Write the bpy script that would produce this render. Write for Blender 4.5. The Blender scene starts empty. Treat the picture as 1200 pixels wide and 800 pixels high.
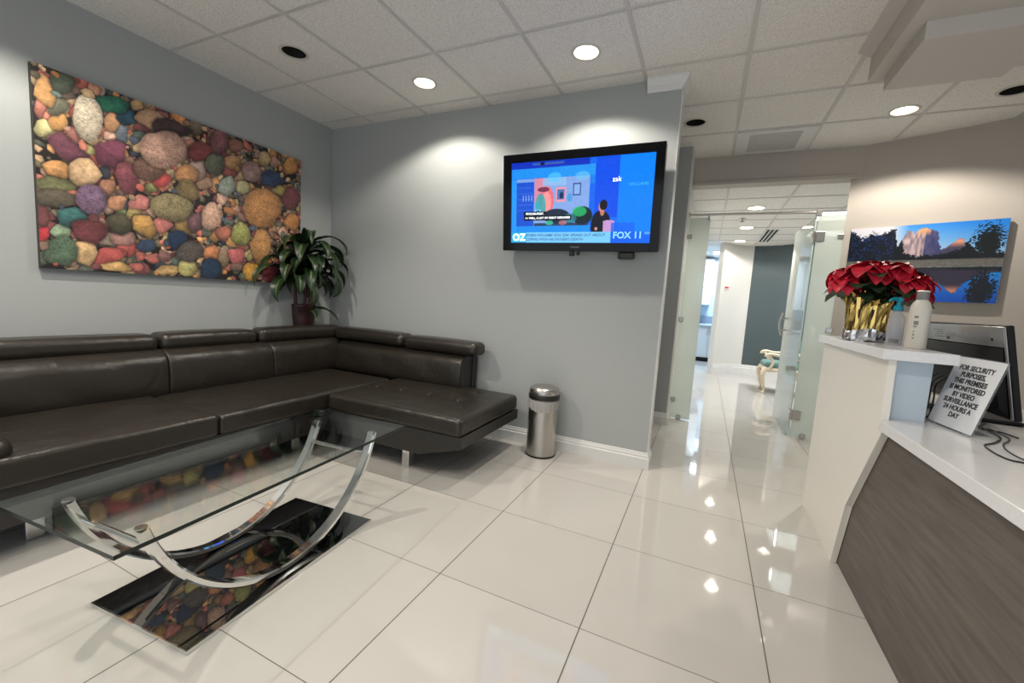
import bpy, bmesh, math, random
import numpy as np
from mathutils import Vector, Matrix

# ------------------------------------------------------------------ camera, world, exposure
SC = bpy.context.scene
COL = SC.collection
PI = math.pi
CAM_H, CEIL, LOW = 1.182, 2.72, 2.44
RIGHT = (0.905301, 0.420278, 0.061613)
DOWN = (0.098967, -0.067636, -0.992789)
FWD = (-0.413080, 0.904871, -0.102825)
cd = bpy.data.cameras.new('camera')
cd.sensor_width = 36.0
cd.lens = 36.0 * 490.22 / 1200.0
cd.clip_start, cd.clip_end = 0.02, 100
cam = bpy.data.objects.new('camera', cd)
COL.objects.link(cam)
cam.matrix_world = Matrix(((RIGHT[0], -DOWN[0], -FWD[0], 0), (RIGHT[1], -DOWN[1], -FWD[1], 0),
                           (RIGHT[2], -DOWN[2], -FWD[2], CAM_H), (0, 0, 0, 1)))
SC.camera = cam
SC.view_settings.view_transform = 'Standard'
SC.view_settings.look = 'None'
SC.view_settings.exposure = 0.49
SC.view_settings.gamma = 1.0
SC.view_settings.use_curve_mapping = False
SC.cycles.max_bounces = 10
SC.cycles.transparent_max_bounces = 16
SC.cycles.caustics_reflective = False
SC.cycles.caustics_refractive = False

world = bpy.data.worlds.new('world')
SC.world = world
world.use_nodes = True
WB = world.node_tree.nodes['Background']
WB.inputs['Color'].default_value = (0.86, 0.93, 1.0, 1)
WB.inputs['Strength'].default_value = 0.85        # daylight that comes in by the open street side behind the camera

LAMP_W = 54.0        # each recessed downlight
LAMP_COL = (1.0, 0.925, 0.81)
BACK_W = 26.0        # downlights of the low corridor ceiling
TROFFER_W = 22.0

# ------------------------------------------------------------------ materials
def srgb(r, g, b):
    f = lambda c: (c / 255 / 12.92) if c / 255 <= 0.04045 else ((c / 255 + 0.055) / 1.055) ** 2.4
    return (f(r), f(g), f(b), 1)

def mat(name, col, rough=0.5, metal=0.0, bump=0.0, bscale=60.0, var=0.0, vscale=6.0, spec=0.5, emit=None, estr=0.0, coat=0.0):
    m = bpy.data.materials.new(name); m.use_nodes = True
    nt = m.node_tree; b = nt.nodes['Principled BSDF']
    b.inputs['Base Color'].default_value = col
    b.inputs['Roughness'].default_value = rough
    b.inputs['Metallic'].default_value = metal
    b.inputs['Specular IOR Level'].default_value = spec
    b.inputs['Coat Weight'].default_value = coat
    tc = nt.nodes.new('ShaderNodeTexCoord')
    if var:
        n = nt.nodes.new('ShaderNodeTexNoise'); n.inputs['Scale'].default_value = vscale; n.inputs['Detail'].default_value = 4
        nt.links.new(tc.outputs['Object'], n.inputs['Vector'])
        r = nt.nodes.new('ShaderNodeValToRGB')
        r.color_ramp.elements[0].position, r.color_ramp.elements[1].position = 0.3, 0.7
        r.color_ramp.elements[0].color = tuple(c * (1 - var) for c in col[:3]) + (1,)
        r.color_ramp.elements[1].color = tuple(min(1, c * (1 + var)) for c in col[:3]) + (1,)
        nt.links.new(n.outputs['Fac'], r.inputs['Fac']); nt.links.new(r.outputs['Color'], b.inputs['Base Color'])
    if bump:
        n = nt.nodes.new('ShaderNodeTexNoise'); n.inputs['Scale'].default_value = bscale; n.inputs['Detail'].default_value = 3
        nt.links.new(tc.outputs['Object'], n.inputs['Vector'])
        bp = nt.nodes.new('ShaderNodeBump'); bp.inputs['Strength'].default_value = bump; bp.inputs['Distance'].default_value = 0.002
        nt.links.new(n.outputs['Fac'], bp.inputs['Height']); nt.links.new(bp.outputs['Normal'], b.inputs['Normal'])
    if emit:
        b.inputs['Emission Color'].default_value = emit; b.inputs['Emission Strength'].default_value = estr
    return m

def printed(name, rough=0.5, emit=0.0, attr='print'):
    m = bpy.data.materials.new(name); m.use_nodes = True
    nt = m.node_tree; b = nt.nodes['Principled BSDF']
    a = nt.nodes.new('ShaderNodeAttribute'); a.attribute_name = attr
    b.inputs['Roughness'].default_value = rough
    if emit:
        b.inputs['Base Color'].default_value = (0.005, 0.005, 0.006, 1)
        nt.links.new(a.outputs['Color'], b.inputs['Emission Color']); b.inputs['Emission Strength'].default_value = emit
    else:
        nt.links.new(a.outputs['Color'], b.inputs['Base Color'])
    return m

def thin_glass(name, tint, frost=0.0, frost_col=(0.8, 0.85, 0.8, 1), ior=1.5, boost=1.0):
    m = bpy.data.materials.new(name); m.use_nodes = True
    nt = m.node_tree; nt.nodes.clear()
    out = nt.nodes.new('ShaderNodeOutputMaterial')
    tr = nt.nodes.new('ShaderNodeBsdfTransparent'); tr.inputs['Color'].default_value = tint
    gl = nt.nodes.new('ShaderNodeBsdfGlossy'); gl.inputs['Roughness'].default_value = 0.01
    # Schlick reflectance, the same from either side of the pane
    f0 = ((ior - 1) / (ior + 1)) ** 2
    ge = nt.nodes.new('ShaderNodeNewGeometry'); dp = nt.nodes.new('ShaderNodeVectorMath'); dp.operation = 'DOT_PRODUCT'
    nt.links.new(ge.outputs['Incoming'], dp.inputs[0]); nt.links.new(ge.outputs['Normal'], dp.inputs[1])
    def mth(op, x, y):
        n = nt.nodes.new('ShaderNodeMath'); n.operation = op
        for i, v in enumerate((x, y)):
            if v is None: continue
            if isinstance(v, (int, float)): n.inputs[i].default_value = v
            else: nt.links.new(v, n.inputs[i])
        return n.outputs[0]
    fr = mth('ADD', mth('MULTIPLY', mth('POWER', mth('SUBTRACT', 1.0, mth('ABSOLUTE', dp.outputs['Value'], None)), 5.0), 1 - f0), f0)
    base = tr
    if frost:
        df = nt.nodes.new('ShaderNodeBsdfDiffuse'); df.inputs['Color'].default_value = frost_col
        tl = nt.nodes.new('ShaderNodeBsdfTranslucent'); tl.inputs['Color'].default_value = frost_col
        ad = nt.nodes.new('ShaderNodeMixShader'); ad.inputs[0].default_value = 0.5
        nt.links.new(df.outputs[0], ad.inputs[1]); nt.links.new(tl.outputs[0], ad.inputs[2])
        mx = nt.nodes.new('ShaderNodeMixShader'); mx.inputs[0].default_value = frost
        nt.links.new(tr.outputs[0], mx.inputs[1]); nt.links.new(ad.outputs[0], mx.inputs[2]); base = mx
    m2 = nt.nodes.new('ShaderNodeMixShader')
    mu = nt.nodes.new('ShaderNodeMath'); mu.operation = 'MULTIPLY'; mu.use_clamp = True; mu.inputs[1].default_value = boost
    nt.links.new(fr, mu.inputs[0]); nt.links.new(mu.outputs[0], m2.inputs[0])
    nt.links.new(base.outputs[0], m2.inputs[1]); nt.links.new(gl.outputs[0], m2.inputs[2])
    nt.links.new(m2.outputs[0], out.inputs[0])
    return m

def floor_mat():
    m = bpy.data.materials.new('porcelain_tile'); m.use_nodes = True
    nt = m.node_tree; b = nt.nodes['Principled BSDF']; L = nt.links.new
    g = nt.nodes.new('ShaderNodeNewGeometry'); sp = nt.nodes.new('ShaderNodeSeparateXYZ')
    L(g.outputs['Position'], sp.inputs[0])
    def math_(op, a, c, d=None):
        n = nt.nodes.new('ShaderNodeMath'); n.operation = op
        for i, v in enumerate((a, c, d)):
            if v is None: continue
            if isinstance(v, (int, float)): n.inputs[i].default_value = v
            else: L(v, n.inputs[i])
        return n.outputs[0]
    def line(o, off, w):
        s = math_('DIVIDE', math_('SUBTRACT', o, off), 0.61)
        return math_('LESS_THAN', math_('PINGPONG', math_('ADD', s, 0.0), 0.5), w / 0.61 / 2), math_('FLOOR', s, 0)
    lx, ix = line(sp.outputs['X'], -1.525, 0.0045)
    ly, iy = line(sp.outputs['Y'], 2.026, 0.0030)
    gr = math_('MAXIMUM', lx, ly)
    n = nt.nodes.new('ShaderNodeTexNoise'); n.inputs['Scale'].default_value = 2.2; n.inputs['Detail'].default_value = 5; n.inputs['Distortion'].default_value = 1.2
    L(g.outputs['Position'], n.inputs['Vector'])
    wn = nt.nodes.new('ShaderNodeTexWhiteNoise'); cb = nt.nodes.new('ShaderNodeCombineXYZ'); L(ix, cb.inputs[0]); L(iy, cb.inputs[1]); L(cb.outputs[0], wn.inputs['Vector'])
    mixf = math_('ADD', math_('MULTIPLY', n.outputs['Fac'], 0.6), math_('MULTIPLY', wn.outputs['Value'], 0.4))
    r = nt.nodes.new('ShaderNodeValToRGB')
    r.color_ramp.elements[0].position, r.color_ramp.elements[1].position = 0.2, 0.8
    r.color_ramp.elements[0].color = (0.53, 0.51, 0.475, 1); r.color_ramp.elements[1].color = (0.57, 0.55, 0.52, 1)
    L(mixf, r.inputs['Fac'])
    mx = nt.nodes.new('ShaderNodeMix'); mx.data_type = 'RGBA'
    L(gr, mx.inputs['Factor']); L(r.outputs['Color'], mx.inputs['A']); mx.inputs['B'].default_value = (0.10, 0.085, 0.07, 1)
    L(mx.outputs['Result'], b.inputs['Base Color'])
    rr = math_('ADD', math_('MULTIPLY', gr, 0.6), 0.035); L(rr, b.inputs['Roughness'])
    b.inputs['Specular IOR Level'].default_value = 0.6
    return m

def tile_mat(name, col):
    m = mat(name, col, 0.95, spec=0.15)
    nt = m.node_tree; b = nt.nodes['Principled BSDF']; L = nt.links.new
    g = nt.nodes.new('ShaderNodeNewGeometry')
    n = nt.nodes.new('ShaderNodeTexNoise'); n.inputs['Scale'].default_value = 110; n.inputs['Detail'].default_value = 6; n.inputs['Roughness'].default_value = 0.65
    L(g.outputs['Position'], n.inputs['Vector'])
    r = nt.nodes.new('ShaderNodeValToRGB')
    r.color_ramp.elements[0].position, r.color_ramp.elements[1].position = 0.34, 0.56
    r.color_ramp.elements[0].color = tuple(c * 0.74 for c in col[:3]) + (1,); r.color_ramp.elements[1].color = col
    L(n.outputs['Fac'], r.inputs['Fac']); L(r.outputs['Color'], b.inputs['Base Color'])
    bp = nt.nodes.new('ShaderNodeBump'); bp.inputs['Strength'].default_value = 0.35; bp.inputs['Distance'].default_value = 0.004
    L(n.outputs['Fac'], bp.inputs['Height']); L(bp.outputs['Normal'], b.inputs['Normal'])
    return m

def wood_mat():
    m = mat('grey_brown_laminate', (0.1, 0.085, 0.072, 1), 0.5)
    nt = m.node_tree; b = nt.nodes['Principled BSDF']; L = nt.links.new
    tc = nt.nodes.new('ShaderNodeTexCoord'); mp = nt.nodes.new('ShaderNodeMapping')
    mp.inputs['Scale'].default_value = (20, 1.6, 22); L(tc.outputs['Object'], mp.inputs['Vector'])
    n = nt.nodes.new('ShaderNodeTexNoise'); n.inputs['Scale'].default_value = 2.2; n.inputs['Detail'].default_value = 8; n.inputs['Distortion'].default_value = 0.3
    L(mp.outputs[0], n.inputs['Vector'])
    r = nt.nodes.new('ShaderNodeValToRGB')
    r.color_ramp.elements[0].position, r.color_ramp.elements[1].position = 0.3, 0.75
    r.color_ramp.elements[0].color = (0.080, 0.066, 0.055, 1); r.color_ramp.elements[1].color = (0.145, 0.124, 0.108, 1)
    L(n.outputs['Fac'], r.inputs['Fac']); L(r.outputs['Color'], b.inputs['Base Color'])
    return m

def leather_mat():
    m = mat('dark_leather', (0.021, 0.0175, 0.0135, 1), 0.33, spec=0.5)
    nt = m.node_tree; b = nt.nodes['Principled BSDF']; L = nt.links.new
    tc = nt.nodes.new('ShaderNodeTexCoord')
    v = nt.nodes.new('ShaderNodeTexVoronoi'); v.inputs['Scale'].default_value = 260; L(tc.outputs['Object'], v.inputs['Vector'])
    n = nt.nodes.new('ShaderNodeTexNoise'); n.inputs['Scale'].default_value = 6; n.inputs['Detail'].default_value = 3; n.inputs['Distortion'].default_value = 0.4; L(tc.outputs['Object'], n.inputs['Vector'])
    b1 = nt.nodes.new('ShaderNodeBump'); b1.inputs['Strength'].default_value = 0.25; b1.inputs['Distance'].default_value = 0.0012; L(v.outputs['Distance'], b1.inputs['Height'])
    b2 = nt.nodes.new('ShaderNodeBump'); b2.inputs['Strength'].default_value = 0.5; b2.inputs['Distance'].default_value = 0.022; L(n.outputs['Fac'], b2.inputs['Height']); L(b1.outputs['Normal'], b2.inputs['Normal'])
    L(b2.outputs['Normal'], b.inputs['Normal'])
    return m

M_WALL = mat('cool_grey_paint', (0.385, 0.405, 0.405, 1), 0.6, bump=0.15, bscale=180, spec=0.3)
M_WALLB = mat('warm_grey_paint', (0.47, 0.43, 0.385, 1), 0.6, bump=0.15, bscale=180, spec=0.3)
M_WHITEW = mat('white_wall_paint', (0.68, 0.67, 0.64, 1), 0.6, bump=0.1, bscale=180, spec=0.3)
M_TEAL = mat('slate_teal_paint', (0.060, 0.085, 0.092, 1), 0.55, bump=0.1, bscale=180)
M_BLUEW = mat('pale_blue_paint', (0.50, 0.62, 0.72, 1), 0.6)
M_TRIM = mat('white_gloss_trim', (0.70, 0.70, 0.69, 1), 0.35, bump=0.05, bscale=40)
M_CEIL = tile_mat('mineral_fibre_tile', (0.86, 0.83, 0.785, 1))
M_GRID = mat('ceiling_tee_metal', (0.61, 0.59, 0.56, 1), 0.5, bump=0.05, bscale=200)
M_SOFFIT = mat('soffit_paint', (0.57, 0.535, 0.49, 1), 0.6, bump=0.12, bscale=150, spec=0.3)
M_FLOOR = floor_mat()
M_LEATHER = leather_mat()
M_FRAME = mat('dark_vinyl', (0.022, 0.020, 0.018, 1), 0.4, bump=0.2, bscale=250)
M_CHROME = mat('chrome', (0.80, 0.80, 0.79, 1), 0.06, 1.0, bump=0.01, bscale=10)
M_STEEL = mat('brushed_steel', (0.50, 0.48, 0.45, 1), 0.27, 1.0, bump=0.06, bscale=300)
M_BLACK = mat('black_plastic', (0.012, 0.012, 0.013, 1), 0.38, bump=0.08, bscale=300)
M_GLOSSBLACK = mat('gloss_black', (0.003, 0.003, 0.004, 1), 0.10, spec=0.25, bump=0.005, bscale=20)
M_BLACKGLASS = mat('black_glass', (0.004, 0.0045, 0.005, 1), 0.015, spec=1.0, coat=1.0, bump=0.003, bscale=4)
M_BLACKGLASS.node_tree.nodes['Principled BSDF'].inputs['Coat IOR'].default_value = 2.1; M_BLACKGLASS.node_tree.nodes['Principled BSDF'].inputs['Coat Roughness'].default_value = 0.012
M_MATTE = mat('matte_black', (0.008, 0.008, 0.009, 1), 0.55, spec=0.25, bump=0.05, bscale=300)
M_TGLASS = thin_glass('clear_table_glass', (0.93, 0.95, 0.94, 1), boost=1.15)
M_TEDGE = mat('dark_green_glass_edge', (0.008, 0.016, 0.014, 1), 0.2, spec=0.35, bump=0.01, bscale=30)
M_DGLASS = thin_glass('door_glass', (0.90, 0.955, 0.92, 1), frost=0.62, frost_col=(0.76, 0.79, 0.75, 1))
M_PGLASS = thin_glass('partition_glass', (0.90, 0.955, 0.92, 1), frost=0.75, frost_col=(0.77, 0.80, 0.75, 1))
M_DEDGE = mat('pale_glass_edge', (0.55, 0.68, 0.62, 1), 0.15, bump=0.01, bscale=20)
M_WHITELAM = mat('white_laminate', (0.80, 0.765, 0.70, 1), 0.3, bump=0.02, bscale=20)
M_QUARTZ = mat('white_quartz', (0.74, 0.74, 0.75, 1), 0.18, var=0.03, vscale=90)
M_PALEBLUE = mat('pale_blue_laminate', (0.50, 0.585, 0.67, 1), 0.4, bump=0.02, bscale=30)
M_WOOD = wood_mat()
M_LENS = mat('lamp_lens', (0.9, 0.9, 0.85, 1), 0.4, emit=(1.0, 0.88, 0.70, 1), estr=9.0)
M_LENSW = mat('troffer_lens', (0.9, 0.9, 0.9, 1), 0.4, emit=(0.95, 0.97, 1.0, 1), estr=3.0)
M_CANWHITE = mat('lamp_reflector', (0.72, 0.69, 0.62, 1), 0.35, bump=0.02, bscale=50)
M_RING = mat('lamp_ring', (0.62, 0.59, 0.53, 1), 0.4, bump=0.02, bscale=50)
M_PLEAF = mat('dracaena_leaf', (0.014, 0.032, 0.012, 1), 0.38, var=0.45, vscale=14)
M_PVEIN = mat('dracaena_stripe', (0.10, 0.15, 0.05, 1), 0.4, var=0.2, vscale=20)
M_CANE = mat('red_brown_cane', (0.055, 0.014, 0.010, 1), 0.5, bump=0.4, bscale=40, var=0.3, vscale=30)
M_POTRED = mat('red_brown_pot', (0.030, 0.008, 0.007, 1), 0.45, var=0.4, vscale=25, bump=0.3, bscale=60)
M_SOIL = mat('soil', (0.03, 0.02, 0.014, 1), 0.9, bump=0.8, bscale=80)
M_RED = mat('poinsettia_red', (0.60, 0.014, 0.040, 1), 0.5, var=0.35, vscale=25)
M_GREEN = mat('poinsettia_green', (0.030, 0.060, 0.026, 1), 0.5, var=0.35, vscale=25)
M_GOLD = mat('gold_foil', (0.80, 0.56, 0.18, 1), 0.16, 1.0, bump=0.5, bscale=25)
M_SILVER = mat('silver_foil', (0.86, 0.86, 0.90, 1), 0.22, 1.0, bump=0.7, bscale=35)
M_YELLOW = mat('flower_centre', (0.55, 0.42, 0.05, 1), 0.5, var=0.2, vscale=60)
M_BOTTLE = mat('white_enamel', (0.66, 0.62, 0.54, 1), 0.35, bump=0.02, bscale=40)
M_GREY = mat('grey_plastic', (0.20, 0.20, 0.20, 1), 0.4, bump=0.05, bscale=200)
M_SILVERPL = mat('silver_plastic', (0.36, 0.355, 0.35, 1), 0.32, 0.5, bump=0.03, bscale=200)
M_INK = mat('printed_black', (0.02, 0.02, 0.022, 1), 0.6, bump=0.01, bscale=100)
M_TEALPL = mat('teal_plastic', (0.005, 0.30, 0.42, 1), 0.35, bump=0.02, bscale=60)
M_CLEARPL = thin_glass('clear_plastic', (0.93, 0.95, 0.97, 1), frost=0.35, frost_col=(0.93, 0.94, 0.97, 1), ior=1.45)
M_PAPER = mat('grey_white_paper', (0.78, 0.79, 0.82, 1), 0.3, bump=0.01, bscale=60)
M_ACRYL = thin_glass('acrylic', (0.95, 0.97, 0.98, 1), frost=0.10, frost_col=(0.8, 0.82, 0.86, 1), ior=1.49)
M_BAG = thin_glass('bin_liner_film', (0.95, 0.95, 0.95, 1), frost=0.85, frost_col=(0.80, 0.78, 0.75, 1), ior=1.3)
M_CREAM = mat('cream_lacquer', (0.66, 0.56, 0.42, 1), 0.4, var=0.12, vscale=12)
M_CUSH = mat('teal_upholstery', (0.12, 0.24, 0.22, 1), 0.7, bump=0.3, bscale=200)
M_WINDOW = mat('lit_window_pane', (0.7, 0.8, 0.9, 1), 0.3, emit=(0.62, 0.80, 1.0, 1), estr=1.5)
M_CABW = mat('white_cabinet', (0.60, 0.61, 0.62, 1), 0.4, bump=0.02, bscale=30)
M_VENT = mat('vent_grey', (0.55, 0.55, 0.53, 1), 0.5, bump=0.03, bscale=100)
M_DARK = mat('dark_void', (0.010, 0.009, 0.008, 1), 0.8, bump=0.05, bscale=60)
M_CANVASEDGE = mat('canvas_edge', (0.05, 0.045, 0.04, 1), 0.8, bump=0.2, bscale=300)
M_PRINT = printed('canvas_print', 0.55)
M_GLOSSPRINT = printed('gloss_print', 0.28)
M_SCREEN = printed('lcd_screen', 0.15, emit=0.80)
M_SCREEN.node_tree.nodes['Principled BSDF'].inputs['Specular IOR Level'].default_value = 0.2

# ------------------------------------------------------------------ mesh helpers
def put(name, bm, mats, parent=None, smooth=None, loc=None, rot=None):
    """one mesh object from a bmesh; smooth = crease angle in degrees"""
    me = bpy.data.meshes.new(name)
    bmesh.ops.recalc_face_normals(bm, faces=bm.faces[:])
    if smooth is not None:
        for f in bm.faces: f.smooth = True
        lim = math.radians(smooth)
        for e in bm.edges:
            if len(e.link_faces) == 2 and e.calc_face_angle(0) > lim: e.smooth = False
    bm.to_mesh(me); bm.free()
    for m in (mats if isinstance(mats, (list, tuple)) else [mats]): me.materials.append(m)
    o = bpy.data.objects.new(name, me); COL.objects.link(o)
    if parent is not None: o.parent = parent
    if loc is not None: o.location = loc
    if rot is not None: o.rotation_euler = rot
    return o

def thing(name, label, cat, loc=(0, 0, 0), rz=0.0, group=None, rot=None):
    o = bpy.data.objects.new(name, None); COL.objects.link(o)
    o.empty_display_size = 0.1
    o.location = loc; o.rotation_euler = rot if rot else (0, 0, rz)
    o['label'] = label; o['category'] = cat
    if group: o['group'] = group
    return o

def tag(o, label, cat, group=None):
    o['label'] = label; o['category'] = cat
    if group: o['group'] = group
    return o

def struct(name, bm, m, parent=None, smooth=None):
    o = put(name, bm, m, parent, smooth); o['kind'] = 'structure'
    return o

def xf(bm, verts, mtx):
    bmesh.ops.transform(bm, matrix=mtx, verts=verts)

def box(bm, x0, x1, y0, y1, z0, z1, bev=0.0, seg=2, mi=0):
    n0 = len(bm.verts)
    r = bmesh.ops.create_cube(bm, size=1.0)
    vs = r['verts']
    xf(bm, vs, Matrix.Translation(((x0 + x1) / 2, (y0 + y1) / 2, (z0 + z1) / 2)) @ Matrix.Diagonal((x1 - x0, y1 - y0, z1 - z0, 1)))
    fs = set(f for v in vs for f in v.link_faces)
    if bev:
        es = list(set(e for v in vs for e in v.link_edges))
        rr = bmesh.ops.bevel(bm, geom=es, offset=bev, segments=seg, affect='EDGES', profile=0.5)
        fs = set(rr['faces']) | set(f for f in fs if f.is_valid)
    for f in fs: f.material_index = mi
    bm.verts.ensure_lookup_table()
    return [bm.verts[i] for i in range(n0, len(bm.verts))]

def prism(bm, pts, axis, a, b, bev=0.0, mi=0, seg=1):
    """polygon (two coordinates) extruded along axis 0/1/2 from a to b"""
    def mk(p, t):
        if axis == 0: return (t, p[0], p[1])
        if axis == 1: return (p[0], t, p[1])
        return (p[0], p[1], t)
    v0 = [bm.verts.new(mk(p, a)) for p in pts]; v1 = [bm.verts.new(mk(p, b)) for p in pts]
    n = len(pts)
    fs = [bm.faces.new(v0), bm.faces.new(v1[::-1])]
    for i in range(n): fs.append(bm.faces.new((v0[i], v1[i], v1[(i + 1) % n], v0[(i + 1) % n])))
    for f in fs: f.material_index = mi
    if bev:
        es = list(set(e for f in fs for e in f.edges))
        r = bmesh.ops.bevel(bm, geom=es, offset=bev, segments=seg, affect='EDGES', profile=0.5)
        for f in r['faces']: f.material_index = mi
    return v0 + v1

def lathe(bm, prof, seg=32, c=(0, 0, 0), mi=0, cap=True):
    rings = []
    for r, z in prof:
        if r <= 1e-6: rings.append([bm.verts.new((c[0], c[1], c[2] + z))])
        else: rings.append([bm.verts.new((c[0] + r * math.cos(2 * PI * i / seg), c[1] + r * math.sin(2 * PI * i / seg), c[2] + z)) for i in range(seg)])
    out = []
    for a, b in zip(rings[:-1], rings[1:]):
        for i in range(seg):
            j = (i + 1) % seg
            if len(a) == 1 and len(b) == 1: continue
            if len(a) == 1: f = bm.faces.new((a[0], b[i], b[j]))
            elif len(b) == 1: f = bm.faces.new((a[i], b[0], a[j]))
            else: f = bm.faces.new((a[i], b[i], b[j], a[j]))
            f.material_index = mi; out.append(f)
    return rings

def tube(bm, pts, r, seg=8, mi=0, closed=False, rect=None, up=None):
    """sweep a circle (or a rounded rect=(w,h)) along points; r may be a list"""
    P = [Vector(p) for p in pts]; n = len(P)
    R = r if isinstance(r, (list, tuple)) else [r] * n
    if rect:
        w, h, c = rect[0] / 2, rect[1] / 2, min(rect) * 0.22
        sec = [(w, -h + c), (w, h - c), (w - c, h), (-w + c, h), (-w, h - c), (-w, -h + c), (-w + c, -h), (w - c, -h)]
    else:
        sec = [(math.cos(2 * PI * i / seg), math.sin(2 * PI * i / seg)) for i in range(seg)]
    rings = []; prev = Vector(up) if up else None
    for i in range(n):
        t = (P[min(i + 1, n - 1)] - P[max(i - 1, 0)]).normalized()
        if closed: t = (P[(i + 1) % n] - P[i - 1]).normalized()
        if prev is None:
            prev = Vector((0, 0, 1)) if abs(t.z) < 0.9 else Vector((1, 0, 0))
        a = (prev - t * prev.dot(t)).normalized(); b = t.cross(a); prev = a
        k = 1.0 if rect else R[i]
        rings.append([bm.verts.new(P[i] + a * (s[0] * k) + b * (s[1] * k)) for s in sec])
    m = len(sec)
    prs = list(zip(rings[:-1], rings[1:])) + ([(rings[-1], rings[0])] if closed else [])
    for A, B in prs:
        for i in range(m):
            f = bm.faces.new((A[i], A[(i + 1) % m], B[(i + 1) % m], B[i])); f.material_index = mi
    if not closed:
        for q in (rings[0][::-1], rings[-1]):
            f = bm.faces.new(q); f.material_index = mi
    return rings

def smooth_path(pts, n=8):
    P = [Vector(p) for p in pts]; out = []
    for i in range(len(P) - 1):
        p0, p1, p2, p3 = P[max(i - 1, 0)], P[i], P[i + 1], P[min(i + 2, len(P) - 1)]
        for k in range(n):
            t = k / n
            out.append(0.5 * ((2 * p1) + (p2 - p0) * t + (2 * p0 - 5 * p1 + 4 * p2 - p3) * t * t + (3 * p1 - p0 - 3 * p2 + p3) * t ** 3))
    out.append(P[-1]); return out

def rbox(bm, x0, x1, y0, y1, z0, z1, r, n=6, inner=10, fn=None, mi=0):
    """rounded cushion-like box with an even surface grid; fn(p, u) moves points, u in -1..1 each axis"""
    c = Vector(((x0 + x1) / 2, (y0 + y1) / 2, (z0 + z1) / 2)); h = Vector(((x1 - x0) / 2, (y1 - y0) / 2, (z1 - z0) / 2))
    r = min(r, h.x * 0.999, h.y * 0.999, h.z * 0.999)
    def ax(hh):
        s = []
        for k in range(n + 1): s.append(-hh + r - r * math.tan(PI / 4 * (1 - k / n)))
        k = max(1, int(inner * (hh - r) * 2 / 0.6)) if hh > r + 1e-5 else 0
        for q in range(1, k): s.append(-hh + r + (2 * hh - 2 * r) * q / k)
        for k in range(n + 1): s.append(hh - r + r * math.tan(PI / 4 * (k / n)))
        o = []
        for v in s:
            if not o or v - o[-1] > 1e-6: o.append(v)
        return o
    A = [ax(h.x), ax(h.y), ax(h.z)]
    cache = {}
    def vert(p):
        key = tuple(round(q, 6) for q in p)
        if key in cache: return cache[key]
        p = Vector(p); q = Vector([max(-h[i] + r, min(h[i] - r, p[i])) for i in range(3)])
        d = p - q
        w = q + d.normalized() * r if d.length > 1e-9 else q
        if fn: w = fn(w, (w.x / h.x, w.y / h.y, w.z / h.z))
        v = bm.verts.new(c + w); cache[key] = v; return v
    for a in range(3):
        b, d = (a + 1) % 3, (a + 2) % 3
        for s in (-1, 1):
            for i in range(len(A[b]) - 1):
                for j in range(len(A[d]) - 1):
                    q = []
                    for (ii, jj) in ((i, j), (i + 1, j), (i + 1, j + 1), (i, j + 1)):
                        p = [0, 0, 0]; p[a] = s * h[a]; p[b] = A[b][ii]; p[d] = A[d][jj]; q.append(vert(p))
                    if s < 0: q = q[::-1]
                    try:
                        f = bm.faces.new(q); f.material_index = mi
                    except ValueError: pass
    return list(cache.values())

def text_bm(s, size, align='CENTER', ext=0.0003, font_shear=0.0, bold=0.0):
    cu = bpy.data.curves.new('lettering', 'FONT'); cu.body = s; cu.size = size
    cu.align_x = align; cu.align_y = 'CENTER'; cu.extrude = ext; cu.shear = font_shear; cu.offset = bold; cu.resolution_u = 3
    o = bpy.data.objects.new('lettering', cu); COL.objects.link(o)
    bpy.context.view_layer.update()
    me = bpy.data.meshes.new_from_object(o.evaluated_get(bpy.context.evaluated_depsgraph_get()))
    bpy.data.objects.remove(o); bpy.data.curves.remove(cu)
    bm = bmesh.new(); bm.from_mesh(me); bpy.data.meshes.remove(me)
    return bm

def text_on(name, lines, mtx, m, parent, align='CENTER'):
    """each text line is a lettering part of its own; lines = (string, x, y, size, bold)"""
    for (s, x, y, size, bold) in lines:
        t = text_bm(s, size, align, bold=bold)
        xf(t, t.verts[:], mtx @ Matrix.Translation((x, y, 0)))
        put(name, t, m, parent)

def frame_mtx(o, a, u):
    a = Vector(a).normalized(); u = Vector(u).normalized(); n = a.cross(u)
    return Matrix(((a.x, u.x, n.x, o[0]), (a.y, u.y, n.y, o[1]), (a.z, u.z, n.z, o[2]), (0, 0, 0, 1)))

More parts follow.
